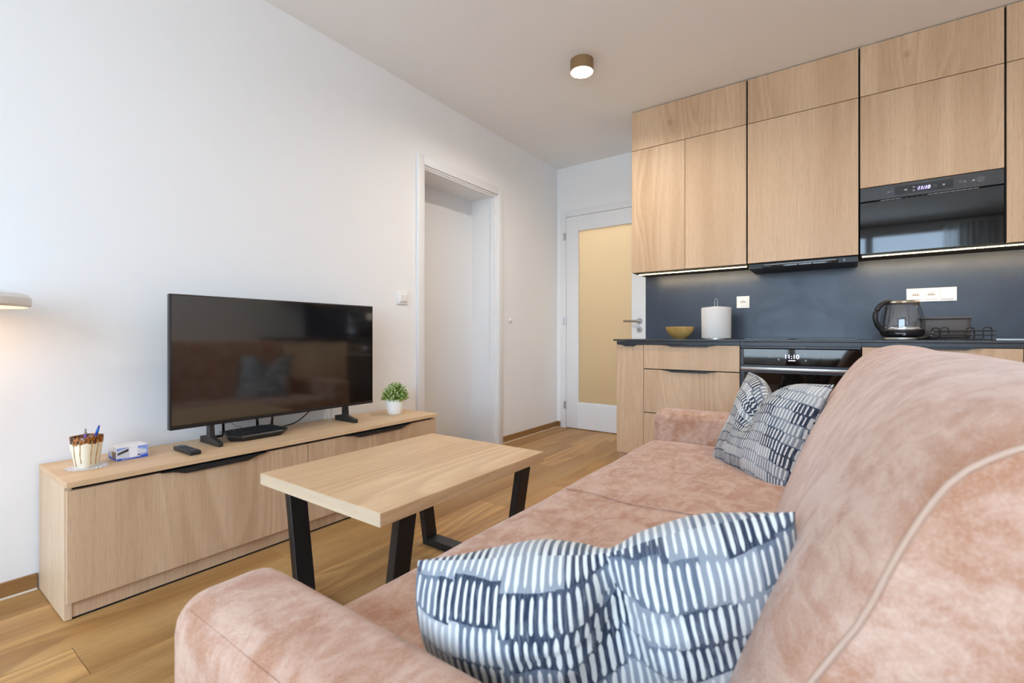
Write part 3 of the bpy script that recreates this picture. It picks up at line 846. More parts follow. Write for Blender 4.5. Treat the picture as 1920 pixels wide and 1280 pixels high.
dr.box(B[3] - 0.022, B[3] - 0.004, YB, YB + 0.0295, 0.105, 0.7345)
dr.box(B[2] + 0.024, B[3] - 0.022, YB, YB + 0.0295, 0.690, 0.7345)
dr.box(B[2] + 0.024, B[3] - 0.022, YB, YB + 0.0295, 0.105, 0.130)
door_o = dr.build('door_frame', M['bezel'], ov, smooth=0)
MB().box(B[2] + 0.0245, B[3] - 0.0225, YB + 0.001, YB + 0.028, 0.1305, 0.6895).build('door_glass', M['gloss_black'], door_o, smooth=0)
hb = MB().box(B[2] + 0.012, B[3] - 0.012, YB - 0.036, YB - 0.018, 0.704, 0.724, r=0.003)
for x_ in (B[2] + 0.05, B[3] - 0.05): hb.box(x_ - 0.008, x_ + 0.008, YB - 0.018, YB + 0.0005, 0.707, 0.721)
hb.build('handle', M['steel'], door_o)

# microwave
mw = thing('microwave', (2.7225, YU0 + 0.16, Z0), 'black built-in microwave with lit clock under an oak cabinet', 'microwave')
MX0, MX1 = V[2] + 0.004, V[3] - 0.004
MB().box(MX0, MX1, UY + 0.003, KIT_Y - 0.012, Z0 + 0.001, MWT - 0.001).build('body', M['gap'], mw, smooth=0)
cp = MB().box(MX0, MX1, YU0, UY + 0.0025, 1.676, MWT - 0.002, r=0.0015, seg=1).build('control_panel', M['mw_panel'], mw, smooth=0)
ins = MB().box(2.585, 2.825, YU0 - 0.0012, YU0 + 0.001, 1.690, 1.737).build('inset', M['mw_inset'], cp, smooth=0)
MB().box(2.678, 2.735, YU0 - 0.0022, YU0 - 0.001, 1.701, 1.722).build('display', M['display'], ins, smooth=0)
text_mesh('clock_digits', '11:10', 0.024, M['digits'], ins, (2.7065, YU0 - 0.003, 1.7115), (R(90), 0, 0), shear=0.2)
for (x_, z_, r_, mt_) in ((2.568, 1.713, 0.0075, 'button'), (2.615, 1.713, 0.011, 'mw_inset'), (2.652, 1.722, 0.006, 'mw_inset'), (2.652, 1.704, 0.006, 'mw_inset'), (2.772, 1.723, 0.008, 'mw_inset'), (2.772, 1.704, 0.007, 'mw_inset'), (2.806, 1.713, 0.011, 'mw_inset'), (2.853, 1.713, 0.010, 'button'), (2.929, 1.713, 0.0185, 'button')):
    m = MB().cyl((x_, YU0 + 0.0005, z_), (x_, YU0 - 0.0035, z_), r_, r_*0.93, n=24)
    m.build('knob' if r_ > 0.015 else 'button', M[mt_], cp)
for (x_, z_, a_) in ((2.556, 1.713, .003), (2.632, 1.713, .0055), (2.666, 1.722, .0042), (2.666, 1.704, .0042), (2.788, 1.713, .005), (2.870, 1.713, .004), (2.903, 1.713, .0055)):
    MB().box(x_ - a_, x_ + a_, YU0 - 0.0018, YU0 - 0.0003, z_ - a_*0.7, z_ + a_*0.7).build('icon', M['icon'], cp, smooth=0)
fl = MB()
for k in range(5):
    an = 2*PI*k/5 + 0.3
    fl.cyl((2.753 + 0.0062*math.cos(an), YU0 - 0.0008, 1.7125 + 0.0062*math.sin(an)), (2.753 + 0.0062*math.cos(an), YU0 - 0.0022, 1.7125 + 0.0062*math.sin(an)), 0.0032, n=10)
fl.build('icon', M['button'], cp)
sl = MB()
for i in range(18):
    x_ = 2.522 + i*0.0225
    if x_ < 2.60 or x_ > 2.715 : sl.box(x_, x_ + 0.019, YU0 + 0.004, YU0 + 0.008, 1.6705, 1.6735)
    else: sl.box(x_, x_ + 0.003, YU0 + 0.004, YU0 + 0.008, 1.6705, 1.6735)
sl.build('vent_slot', M['icon'], mw, smooth=0, kind='stuff')
MB().box(MX0, MX1, YU0 + 0.002, UY + 0.0025, Z0 + 0.002, 1.6685, r=0.001, seg=1).build('door', M['gloss_black'], mw, smooth=0)

# cooker hood under the second wall unit
hood = thing('cooker_hood', (2.131, 3.53, 1.335), 'slim black pull-out cooker hood under an oak cabinet', 'hood')
MB().box(V[1] + 0.004, V[2] - 0.004, YU0 + 0.035, KIT_Y - 0.012, 1.340, Z0 - 0.0005, r=0.002, seg=1).build('body', M['black'], hood, smooth=0)
MB().box(V[1] + 0.085, V[2] - 0.10, YU0 + 0.024, YU0 + 0.0345, 1.343, 1.362, r=0.002).build('pull_bar', M['gloss_black'], hood)
MB().box(V[1] + 0.095, V[2] - 0.11, YU0 + 0.0225, YU0 + 0.0238, 1.3595, 1.3625).build('glint_strip', M['alu'], hood, smooth=0)
sw = MB()
for z_ in (1.350, 1.358): sw.box(V[2] - 0.075, V[2] - 0.067, YU0 + 0.0335, YU0 + 0.0348, z_, z_ + 0.005)
sw.build('switch', M['icon'], hood, smooth=0)

# LED strips
def led_strip(x0, x1, y, z, label):
    t = thing('led_strip', ((x0 + x1) / 2, y, z - 0.006), label, 'light strip', 'led strips under the upper cabinets')
    MB().box(x0, x1, y - 0.008, y + 0.008, z - 0.006, z - 0.0003).build('channel', M['alu'], t, smooth=0)
    m = MB(); n = int((x1 - x0) / 0.0095)
    for i in range(n):
        xx = x0 + 0.006 + (x1 - x0 - 0.012) * i / (n - 1)
        m.box(xx - 0.0024, xx + 0.0024, y - 0.003, y + 0.003, z - 0.0100, z - 0.0062)
    m.build('led_row', M['led'], t, smooth=0, kind='stuff')
    li = bpy.data.lights.new('led_glow', 'AREA'); li.shape = 'RECTANGLE'; li.size = x1 - x0; li.size_y = 0.01
    li.energy = 3.6 * (x1 - x0); li.color = (1.0, 0.80, 0.52)
    o = bpy.data.objects.new('led_glow', li); COL.objects.link(o); o.parent = t; o.location = (0, 0, -0.005); o.rotation_euler = (R(38), 0, 0)
led_strip(V[0] + 0.025, V[1] - 0.012, 3.455, Z0, 'glowing led strip under the left upper cabinet')
led_strip(V[2] + 0.012, V[4], 3.43, Z0, 'glowing led strip under the microwave')

# ================================================================== SMALLER THINGS
# hob, sink, tap
hob = MB().box(1.862, 2.415, 3.12, 3.62, WT + 0.0003, WT + 0.006, r=0.0015, seg=1).build('hob', M['gloss_black'], smooth=0, org=(2.14, 3.37, WT), label='flat black glass hob set on the worktop above the oven', cat='hob')
sk = thing('sink', (3.2, 3.38, WT), 'shallow stainless steel sink edge at the right end of the worktop', 'sink')
m = MB()
m.box(2.945, 3.55, 3.15, 3.175, WT + 0.0003, WT + 0.006); m.box(2.945, 3.55, 3.60, 3.625, WT + 0.0003, WT + 0.006)
m.box(2.945, 2.975, 3.175, 3.60, WT + 0.0003, WT + 0.006); m.box(3.52, 3.55, 3.175, 3.60, WT + 0.0003, WT + 0.006)
m.build('rim', M['steel'], sk, smooth=0)
MB().box(2.975, 3.52, 3.175, 3.60, WT + 0.0003, WT + 0.0015).build('basin', M['steel'], sk, smooth=0)
tap = thing('tap', (3.20, 3.66, WT), 'chrome kitchen tap with an angled spout beside the sink', 'tap')
MB().cyl((3.20, 3.66, WT), (3.20, 3.66, WT + 0.05), 0.022, n=24).build('base', M['chrome'], tap)
MB().tube([(3.20, 3.66, WT + 0.05), (3.20, 3.66, WT + 0.30), (3.20, 3.638, WT + 0.318), (3.20, 3.62, WT + 0.33), (3.20, 3.43, WT + 0.335), (3.20, 3.425, WT + 0.31)], 0.011, n=14).build('spout', M['chrome'], tap)
MB().tube([(3.222, 3.66, WT + 0.035), (3.25, 3.66, WT + 0.04), (3.255, 3.66, WT + 0.12)], 0.006, n=10).build('lever', M['chrome'], tap)

# wooden bowl
bw = MB().lathe((1.405, 3.39, WT + 0.0003), [(0.034, 0), (0.036, 0.003), (0.055, 0.014), (0.078, 0.036), (0.092, 0.062), (0.0985, 0.084), (0.096, 0.0855), (0.0925, 0.083), (0.086, 0.062), (0.072, 0.038), (0.05, 0.019), (0.0, 0.013)], n=40, cap1=False)
mb = wood('bowl_wood', 'z', srgb(226, 192, 122), srgb(204, 164, 92), srgb(150, 108, 52), rough=0.35, lines=0.2, knots=False)
bw.build('bowl', mb, smooth=40, org=(1.405, 3.39, WT), label='small golden wooden bowl on the worktop', cat='bowl')
# paper towel roll on its holder
tr = thing('paper_towel_roll', (1.648, 3.38, WT), 'white paper towel roll on a stand with wire loop', 'paper towel')
MB().lathe((1.648, 3.38, WT + 0.0003), [(0.0, 0), (0.085, 0), (0.085, 0.006), (0.0, 0.006)], n=36, cap0=False, cap1=False).build('stand', M['chrome'], tr)
m = MB(); n = 48; rings = []
for (rr_, z_) in ((0.0, 0.0075), (0.090, 0.0075), (0.0915, 0.012), (0.0925, 0.11), (0.0935, 0.205), (0.0915, 0.2135), (0.025, 0.220), (0.024, 0.20), (0.0, 0.2)):
    rings.append([m.bm.verts.new((1.648 + rr_*(1 + 0.014*math.cos(4*2*PI*i/n + .5))*math.cos(2*PI*i/n), 3.38 + rr_*(1 + 0.014*math.cos(4*2*PI*i/n + .5))*math.sin(2*PI*i/n), WT + z_)) for i in range(n)])
for a, b in zip(rings[:-1], rings[1:]):
    for i in range(n):
        try: m.bm.faces.new((a[i], a[(i+1) % n], b[(i+1) % n], b[i]))
        except ValueError: pass
bmesh.ops.remove_doubles(m.bm, verts=m.bm.verts[:], dist=1e-6)
m.build('roll', M['roll'], tr)
lp = [(1.648 + s*0.009, 3.38, WT + z_) for (s, z_) in ((-.4, 0.20), (-1, 0.225), (-1, 0.262), (-.7, 0.270), (0, 0.274), (.7, 0.270), (1, 0.262), (1, 0.225), (.4, 0.20))]
MB().tube(lp, 0.0028, n=8).build('wire_loop', M['chrome'], tr)

# sockets
def socket_plate(x0, x1, z0, z1, kinds, name, label):
    y = KIT_Y - 0.008
    t = thing(name, ((x0 + x1) / 2, y, (z0 + z1) / 2), label, 'socket')
    fr_ = MB().box(x0, x1, y - 0.009, y - 0.0003, z0, z1, r=0.0015).build('plate', M['socket'], t, smooth=0)
    n = len(kinds); ww = (x1 - x0 - 0.012) / n
    for i, k in enumerate(kinds):
        cx_ = x0 + 0.006 + ww * (i + 0.5); cz_ = (z0 + z1) / 2
        if k == 's':
            ins_ = MB().box(cx_ - 0.027, cx_ + 0.027, y - 0.0125, y - 0.0088, cz_ - 0.027, cz_ + 0.027, r=0.001, seg=1).build('insert', M['socket'], t, smooth=0)
            m = MB(); pts = [(cx_ + 0.021*math.cos(a_ * PI / 16), cz_ - 0.006 + 0.021*math.sin(a_ * PI / 16)) for a_ in range(17)]
            m.prism(pts, 'y', y - 0.0132, y - 0.0124); m.build('well', M['socket_well'], ins_, smooth=0)
            hl = MB()
            for (dx_, dz_, r_) in ((-0.0095, 0, 0.0028), (0.0095, 0, 0.0028), (0, 0.0, 0.0028)):
                hl.cyl((cx_ + dx_, y - 0.0131, cz_ + dz_), (cx_ + dx_, y - 0.0137, cz_ + dz_), r_, n=10)
            hl.build('hole', M['hole'], ins_, smooth=0)
        else:
            MB().box(cx_ - 0.029, cx_ + 0.029, y - 0.0145, y - 0.0088, cz_ - 0.029, cz_ + 0.029, r=0.002).build('rocker', M['socket'], t, smooth=0)
    return t
socket_plate(1.722, 1.805, 1.105, 1.189, 's', 'wall_socket', 'single white wall socket on the splashback by the paper roll')
socket_plate(2.660, 2.883, 1.108, 1.188, 'ssr', 'wall_socket', 'white double socket with switch on the splashback above the kettle')

# glass kettle
KX, KY, KZ = 2.612, 3.33, WT + 0.0003
ke = thing('kettle', (KX, KY, WT), 'glass electric kettle with black curved handle and base', 'kettle')
MB().lathe((KX, KY, KZ), [(0.088, 0), (0.090, 0.003), (0.088, 0.012), (0.070, 0.015), (0.0, 0.015)], n=36, cap1=False).build('power_base', M['steel'], ke)
MB().lathe((KX, KY, KZ), [(0.075, 0.016), (0.089, 0.022), (0.095, 0.034), (0.0962, 0.052), (0.0, 0.052)], n=40, cap1=False).build('lower_body', M['black'], ke)
MB().lathe((KX, KY, KZ), [(0.0965, 0.0525), (0.0975, 0.056), (0.0972, 0.066), (0.096, 0.068)], n=40, cap0=False, cap1=False).build('steel_band', M['chrome'], ke)
MB().lathe((KX, KY, KZ), [(0.0958, 0.0535), (0.0955, 0.085), (0.092, 0.12), (0.085, 0.16), (0.078, 0.190), (0.0755, 0.198)], n=40, cap0=False, cap1=False).build('glass_body', M['kettle_glass'], ke)
MB().lathe((KX, KY, KZ), [(0.0765, 0.196), (0.0780, 0.200), (0.0740, 0.208), (0.055, 0.2135), (0.0, 0.216)], n=40, cap1=False).build('lid', M['steel'], ke)
vx = Vector((0.8141, 0.5807, 0)).normalized()
def kp_(r_, z_): return (KX + vx.x*r_, KY + vx.y*r_, KZ + z_)
hp = [kp_(-0.060, 0.207), kp_(-0.085, 0.205), kp_(-0.115, 0.190), kp_(-0.138, 0.160), kp_(-0.146, 0.125), kp_(-0.138, 0.090), kp_(-0.120, 0.062), kp_(-0.098, 0.042)]
MB().tube(catmull(hp, 3, closed=False), 0.0125, n=12).build('handle', M['black'], ke)
MB().tube([kp_(-0.098, 0.045), kp_(-0.097, 0.10), kp_(-0.086, 0.17), kp_(-0.076, 0.2)], 0.005, n=8).build('glass_strap', M['black'], ke)
m = MB()
for s in (-1, 1):
    pass
m.prism([(0, 0), (0.032, 0.004), (0.030, 0.009), (0, 0.012)], 'x', -0.014, 0.014)
sp_o = MB().tube([kp_(0.066, 0.197), kp_(0.085, 0.200), kp_(0.100, 0.196)], [0.014, 0.012, 0.007], n=10).build('spout', M['chrome'], ke)
m.bm.free()
pr = MB()
fv = Vector((0.5807, -0.8141, 0))
c0 = Vector((KX, KY, KZ)) + Vector((CAMX - KX, -KY, 0)).normalized() * 0.0965
sd = Vector((0, 0, 1)).cross((Vector((CAMX - KX, -KY, 0))).normalized())
for i, (a_, z_, l_) in enumerate(((-0.022, 0.034, 0.007), (-0.012, 0.034, 0.009), (0.0, 0.034, 0.008), (0.011, 0.034, 0.008), (0.010, 0.027, 0.011))):
    p = c0 + sd * a_ + Vector((0, 0, z_))
    pr.obox(p, l_, 0.0015, 0.0045, Matrix((sd, (Vector((CAMX - KX, -KY, 0))).normalized(), Vector((0, 0, 1)))).transposed())
pr.build('print_mark', M['icon'], ke, smooth=0)

# black wire dish rack, container behind, cord beside the kettle
rk = thing('dish_rack', (2.82, 3.30, WT), 'low black wire dish rack on the worktop by the kettle', 'dish rack')
rx0, rx1, ry0, ry1 = 2.735, 2.955, 3.21, 3.37
MB().box(rx0 + 0.01, rx1 - 0.01, ry0 + 0.01, ry1 - 0.01, WT + 0.0003, WT + 0.006, r=0.002).build('drip_tray', M['black'], rk)
for z_ in (0.026, 0.047):
    MB().tube([(rx0, ry0, WT + z_), (rx1, ry0, WT + z_), (rx1, ry1, WT + z_), (rx0, ry1, WT + z_)], 0.0028, n=8, closed=True).build('rail', M['blackmetal'], rk)
for (xx, yy) in ((rx0 + 0.035, ry0 - 0.003), (rx0 + 0.19, ry0 - 0.003), (rx0 + 0.02, ry1 + 0.003), (rx0 + 0.155, ry1 + 0.003)):
    arc = [(xx - 0.015, yy, WT + 0.001), (xx - 0.015, yy, WT + 0.05)] + [(xx - 0.015*math.cos(a_*PI/8), yy, WT + 0.052 + 0.013*math.sin(a_*PI/8)) for a_ in range(1, 8)] + [(xx + 0.015, yy, WT + 0.05), (xx + 0.015, yy, WT + 0.001)]
    MB().tube(arc, 0.0028, n=8).build('leg_loop', M['blackmetal'], rk)
for i in range(9):
    xx = rx0 + 0.02 + 0.0225*i
    MB().tube([(xx, ry0, WT + 0.026), (xx, ry1, WT + 0.026)], 0.0018, n=6).build('wire', M['blackmetal'], rk)
bx = thing('storage_tub', (2.80, 3.52, WT), 'dark grey rounded tub behind the dish rack', 'container')
m = MB().box(2.705, 2.905, 3.44, 3.58, WT + 0.0005, WT + 0.122, r=0.02, seg=4); m.build('body', M['grey_tray'], bx)
MB().box(2.700, 2.910, 3.435, 3.585, WT + 0.112, WT + 0.124, r=0.005).build('rim', M['grey_tray'], bx)
cb = thing('power_plug', (2.725, 3.27, WT), 'small black cord end with metal pins beside the kettle', 'cord')
MB().tube(catmull([(2.665, 3.235, WT + 0.008), (2.69, 3.24, WT + 0.010), (2.712, 3.245, WT + 0.022), (2.724, 3.25, WT + 0.036)], 4, closed=False), 0.0075, n=10).build('cord', M['black'], cb)
MB().tube([(2.724, 3.25, WT + 0.036), (2.736, 3.253, WT + 0.047)], 0.0028, n=8).tube([(2.716, 3.246, WT + 0.024), (2.727, 3.243, WT + 0.020)], 0.0045, n=8).build('pin', M['chrome'], cb)

# ---------------- television
TVX, TVY0, TVY1, TVZ0, TVZ1 = 0.20, 0.716, 1.686, 0.530, 1.070
tv = thing('television', (0.17, (TVY0 + TVY1) / 2, CTOP), 'large flat black television standing on the oak console', 'television')
MB().box(TVX - 0.028, TVX - 0.001, TVY0, TVY1, TVZ0, TVZ1, r=0.002).build('frame', M['bezel'], tv)
MB().box(TVX - 0.065, TVX - 0.028, TVY0 + 0.12, TVY1 - 0.12, TVZ0 + 0.02, TVZ1 - 0.18, r=0.01).build('housing', M['black'], tv)
MB().box(TVX - 0.001, TVX + 0.0005, TVY0 + 0.006, TVY1 - 0.006, TVZ0 + 0.014, TVZ1 - 0.006).build('screen', M['screen'], tv, smooth=0)
MB().box(TVX - 0.001, TVX + 0.002, TVY0 + 0.002, TVY1 - 0.002, TVZ0, TVZ0 + 0.011, r=0.001, seg=1).build('lower_bezel', M['bezel'], tv, smooth=0)
for yy in (0.875, 1.532):
    m = MB()
    m.prism([(0.085, CTOP + 0.0003), (0.262, CTOP + 0.0003), (0.262, CTOP + 0.017), (0.185, CTOP + 0.034), (0.178, CTOP + 0.10), (0.150, CTOP + 0.10), (0.146, CTOP + 0.036), (0.085, CTOP + 0.026)], 'y', yy - 0.009, yy + 0.009)
    m.build('stand_foot', M['edge_black'], tv, smooth=0)

# router under the television
ro = thing('router', (0.17, 1.06, CTOP), 'black wifi router with ribbed top under the television', 'router')
m = MB()
oc = [(0.095, 0.955), (0.20, 0.925), (0.245, 0.965), (0.245, 1.150), (0.20, 1.195), (0.095, 1.165), (0.075, 1.14), (0.075, 0.98)]
m.bm.faces
lo = [(0.165 + (p[0] - 0.165)*0.86, 1.06 + (p[1] - 1.06)*0.88) for p in oc]
A = [m.bm.verts.new((p[0], p[1], CTOP + 0.002)) for p in lo]
Bv = [m.bm.verts.new((p[0], p[1], CTOP + 0.020)) for p in oc]
Cv = [m.bm.verts.new((0.165 + (p[0] - 0.165)*0.94, 1.06 + (p[1] - 1.06)*0.95, CTOP + 0.026 + 0.006*(0.2 > p[0]))) for p in oc]
m.bm.faces.new(A); m.bm.faces.new(Cv)
for P_, Q_ in ((A, Bv), (Bv, Cv)):
    for i in range(8): m.bm.faces.new((P_[i], P_[(i+1) % 8], Q_[(i+1) % 8], Q_[i]))
rb = m.build('body', M['black'], ro, smooth=20)
for i in range(11):
    yy = 0.945 + 0.022*i
    a_ = (0.105, yy - 0.008, CTOP + 0.0335); b_ = (0.228, min(1.165, yy + 0.022), CTOP + 0.0285)
    MB().tube([a_, b_], 0.0022, n=6).build('rib', M['edge_black'], rb)
for (ax, ay, tilt) in ((0.085, 0.905, -0.015), (0.07, 0.965, 0.0), (0.07, 1.115, 0.0), (0.07, 1.185, 0.01)):
    MB().tube([(ax, ay, CTOP + 0.012), (ax, ay, CTOP + 0.03), (ax - 0.004, ay + tilt, CTOP + 0.15)], [0.006, 0.006, 0.0045], n=10).build('antenna', M['gloss_black'], ro)
MB().tube([(0.09, 0.955, CTOP + 0.012), (0.085, 0.905, CTOP + 0.012)], 0.006, n=8).build('antenna_joint', M['black'], ro)

def cable(pts, r_, mt_, label):
    m = MB().tube(catmull(pts, 6, closed=False), r_, n=8)
    return m.build('cable', mt_, org=pts[0], label=label, cat='cable', group='cables behind the television')
M['cable_white'] = mat('white_cable', srgb(205, 203, 200), 0.5)
cable([(0.10, 1.20, CTOP + 0.006), (0.07, 1.26, CTOP + 0.008), (0.055, 1.33, CTOP + 0.020), (0.06, 1.40, CTOP + 0.070), (0.10, 1.45, CTOP + 0.12)], 0.003, M['black'], 'black cable running from the router up behind the television')
cable([(0.10, 1.43, CTOP + 0.11), (0.095, 1.46, CTOP + 0.05), (0.09, 1.485, CTOP + 0.004), (0.088, 1.495, CTOP + 0.004), (0.085, 1.50, CTOP + 0.05), (0.085, 1.505, CTOP + 0.11)], 0.0022, M['cable_white'], 'pale looped cable hanging near the right television foot')
cable([(0.05, 0.98, CTOP + 0.10), (0.045, 1.02, CTOP + 0.045), (0.05, 1.05, CTOP + 0.03), (0.06, 1.06, CTOP + 0.012)], 0.0022, M['cable_white'], 'pale cable dropping behind the left half of the router')
cable([(0.04, 1.06, CTOP + 0.11), (0.04, 1.12, CTOP + 0.06), (0.04, 1.16, CTOP + 0.012), (0.04, 1.22, CTOP + 0.07), (0.045, 1.23, CTOP + 0.12)], 0.0022, M['cable_white'], 'pale cable curving behind the right half of the router')

# remote control
rc = thing('remote_control', (0.25, 0.757, CTOP), 'slim black remote control lying on the console', 'remote')
MB().box(0.165, 0.330, 0.738, 0.778, CTOP + 0.0003, CTOP + 0.017, r=0.005, seg=3).build('body', M['black'], rc)
for (xx, yy, r_) in ((0.20, 0.758, 0.012), (0.225, 0.748, 0.0035), (0.225, 0.768, 0.0035), (0.18, 0.758, 0.003), (0.242, 0.758, 0.004)):
    MB().cyl((xx, yy, CTOP + 0.0165), (xx, yy, CTOP + 0.0185), r_, n=16).build('button', M['gloss_black'], rc)
MB().box(0.302, 0.305, 0.750, 0.766, CTOP + 0.0169, CTOP + 0.0176).build('print_mark', M['icon'], rc, smooth=0)

# printed paper-block box
nb = thing('note_box', (0.155, 0.60, CTOP), 'small white and blue printed box with building pictures on the console', 'box')
nx0, nx1, ny0, ny1, nz1 = 0.108, 0.200, 0.551, 0.646, CTOP + 0.048
M['card'] = mat('white_card', srgb(236, 234, 238), 0.5)
M['card_blue'] = mat('print_blue', srgb(44, 84, 186), 0.45)
M['card_sky'] = mat('print_sky', srgb(138, 160, 220), 0.45)
M['card_grey'] = mat('print_grey', srgb(205, 208, 216), 0.45)
M['card_dark'] = mat('print_dark', srgb(52, 52, 60), 0.45)
M['card_brown'] = mat('print_brown', srgb(120, 98, 90), 0.45)
MB().box(nx0, nx1, ny0, ny1, CTOP + 0.0003, nz1, r=0.0006, seg=1).build('carton', M['card'], nb, smooth=0)
zb = CTOP
def panel_x(name, poly, mt_, lift=0.0005):
    MB().prism([(ny0 + a*(ny1 - ny0), zb + 0.0008 + b*0.0465) for a, b in poly], 'x', nx1 - 0.0002, nx1 + lift).build(name, M[mt_], nb, smooth=0)
panel_x('printed_band', [(0.01, 0.0), (0.99, 0.0), (0.99, 0.26), (0.55, 0.14), (0.01, 0.16)], 'card_blue', 0.0006)
panel_x('printed_picture', [(0.01, 0.16), (0.40, 0.14), (0.40, 0.98), (0.01, 0.98)], 'card_grey', 0.0003)
panel_x('printed_picture', [(0.01, 0.74), (0.38, 0.98), (0.01, 0.98)], 'card_sky', 0.0007)
panel_x('printed_picture', [(0.03, 0.42), (0.37, 0.66), (0.37, 0.86), (0.03, 0.60)], 'card_dark', 0.0007)
panel_x('printed_picture', [(0.66, 0.22), (0.99, 0.26), (0.99, 0.98), (0.66, 0.98)], 'card_sky', 0.0003)
panel_x('printed_picture', [(0.66, 0.3), (0.94, 0.36), (0.94, 0.62), (0.66, 0.80)], 'card_grey', 0.0007)
panel_x('printed_picture', [(0.66, 0.22), (0.80, 0.24), (0.66, 0.34)], 'card_dark', 0.0009)
for i in range(8):
    panel_x('printed_line', [(0.17 + 0.075*i, 0.05 + 0.008*i), (0.225 + 0.075*i, 0.052 + 0.008*i), (0.225 + 0.075*i, 0.095 + 0.008*i), (0.17 + 0.075*i, 0.092 + 0.008*i)], 'card', 0.0011)
def panel_y(name, poly, mt_, lift=0.0005):
    MB().prism([(nx0 + a*(nx1 - nx0), zb + 0.0008 + b*0.0465) for a, b in poly], 'y', ny0 - lift, ny0 + 0.0002).build(name, M[mt_], nb, smooth=0)
panel_y('printed_band', [(0.01, 0.0), (0.99, 0.0), (0.99, 0.17), (0.01, 0.22)], 'card_blue', 0.0006)
panel_y('printed_picture', [(0.01, 0.22), (0.99, 0.17), (0.99, 0.80), (0.01, 0.62)], 'card_grey', 0.0004)
panel_y('printed_picture', [(0.45, 0.2), (0.95, 0.18), (0.95, 0.66), (0.45, 0.62)], 'card_brown', 0.0007)
panel_y('printed_picture', [(0.04, 0.24), (0.3, 0.24), (0.3, 0.5), (0.04, 0.5)], 'card_sky', 0.0007)

# doily, mug, pens
mx_, my_ = 0.205, 0.468
def mk_doily():
    m = MB(); n = 64
    inner = [m.bm.verts.new((mx_, my_, CTOP + 0.0012))]
    ring_prev = None
    for k, rr_ in enumerate((0.02, 0.03, 0.036, 0.042, 0.048, 0.053, 0.058)):
        ring = [m.bm.verts.new((mx_ + (rr_ + (0.0035*math.cos(16*2*PI*i/n) if k == 6 else 0))*math.cos(2*PI*i/n), my_ + (rr_ + (0.0035*math.cos(16*2*PI*i/n) if k == 6 else 0))*math.sin(2*PI*i/n), CTOP + 0.0012 + 0.0006*((i + k) % 2))) for i in range(n)]
        if ring_prev is None:
            m.bm.faces.new(ring)
        else:
            for i in range(n):
                if k >= 3 and (i + k) % 3 == 0: continue
                m.bm.faces.new((ring_prev[i], ring_prev[(i+1) % n], ring[(i+1) % n], ring[i]))
        ring_prev = ring
    bmesh.ops.remove_doubles(m.bm, verts=m.bm.verts[:], dist=1e-6)
    loose = [v for v in m.bm.verts if not v.link_faces]
    bmesh.ops.delete(m.bm, geom=loose, context='VERTS')
    return m
mk_doily().build('doily', mat('lace', srgb(232, 232, 236), 0.9), smooth=0, org=(mx_, my_, CTOP), label='white crocheted lace doily under the mug', cat='doily')
mug = thing('mug', (mx_, my_, CTOP + 0.0025), 'cream mug with brown dripping glaze rim holding pens', 'mug')
def mk_mug_mat():
    m = mat('cream_glaze', srgb(238, 226, 198), 0.25, spec=0.5); t = NT(m)
    v = t.obj(False); sx_ = t.new('ShaderNodeSeparateXYZ', {0: v})
    n = t.noise(t.mapping(v, (1, 1, 0.4)), 70.0, 3.0)
    n2 = t.noise(v, 160.0, 3.0)
    hgt = t.math('ADD', sx_.outputs[2], t.math('MULTIPLY', n, 0.030))
    band = t.ss(hgt, 0.096, 0.099)
    g = t.mix(t.ss(n2, 0.42, 0.58), srgb(52, 42, 40), srgb(176, 104, 30))
    t.l.new(t.mix(band, srgb(240, 230, 206), g), t.b.inputs['Base Color'])
    return m
MGM = mk_mug_mat()
m = MB(); n = 40; rings = []
def sq(r_, a_):      # rounded-square section
    p_ = 3.2
    return r_ / ((abs(math.cos(a_))**p_ + abs(math.sin(a_))**p_) ** (1/p_))
rotm = 0.45
for (rr_, z_) in ((0.026, 0.0), (0.0285, 0.002), (0.034, 0.045), (0.0385, 0.085), (0.040, 0.106), (0.0393, 0.1075), (0.0375, 0.106), (0.036, 0.08), (0.031, 0.03), (0.026, 0.006)):
    rings.append([m.bm.verts.new((mx_ + sq(rr_, 2*PI*i/n)*math.cos(2*PI*i/n + rotm), my_ + sq(rr_, 2*PI*i/n)*math.sin(2*PI*i/n + rotm), CTOP + 0.0025 + z_)) for i in range(n)])
for a, b in zip(rings[:-1], rings[1:]):
    for i in range(n): m.bm.faces.new((a[i], a[(i+1) % n], b[(i+1) % n], b[i]))
m.bm.faces.new(rings[0][::-1]); m.bm.faces.new(rings[-1])
mo = m.build('body', MGM, mug, smooth=50)
MB().tube(catmull([(mx_ - 0.034, my_ - 0.018, CTOP + 0.085), (mx_ - 0.056, my_ - 0.026, CTOP + 0.080), (mx_ - 0.058, my_ - 0.027, CTOP + 0.055), (mx_ - 0.030, my_ - 0.016, CTOP + 0.035)], 5, closed=False), 0.005, n=10).build('handle', mat('cream_handle', srgb(240, 232, 214), 0.25), mug)
drip = mat('drip_glaze', srgb(176, 138, 84), 0.3)
def mugpt(a_, z_, out=0.0006):
    prof_ = ((0.0, 0.0285), (0.045, 0.034), (0.085, 0.0385), (0.106, 0.040))
    for (z0_, r0_), (z1_, r1_) in zip(prof_[:-1], prof_[1:]):
        if z0_ <= z_ <= z1_: rr_ = r0_ + (r1_ - r0_)*(z_ - z0_)/(z1_ - z0_)
    s = sq(rr_, a_) + out
    return (mx_ + s*math.cos(a_ + rotm), my_ + s*math.sin(a_ + rotm), CTOP + 0.0025 + z_)
for (a_, z0_) in ((-1.75, 0.006), (-1.12, 0.018), (0.15, 0.01), (-0.35, 0.012)):
    MB().tube([mugpt(a_ + 0.03*math.sin(k), 0.095 - (0.095 - z0_)*k/7) for k in range(8)], [0.0012 + 0.0004*math.sin(k*2) for k in range(8)], n=6).build('glaze_drip', drip, mo)
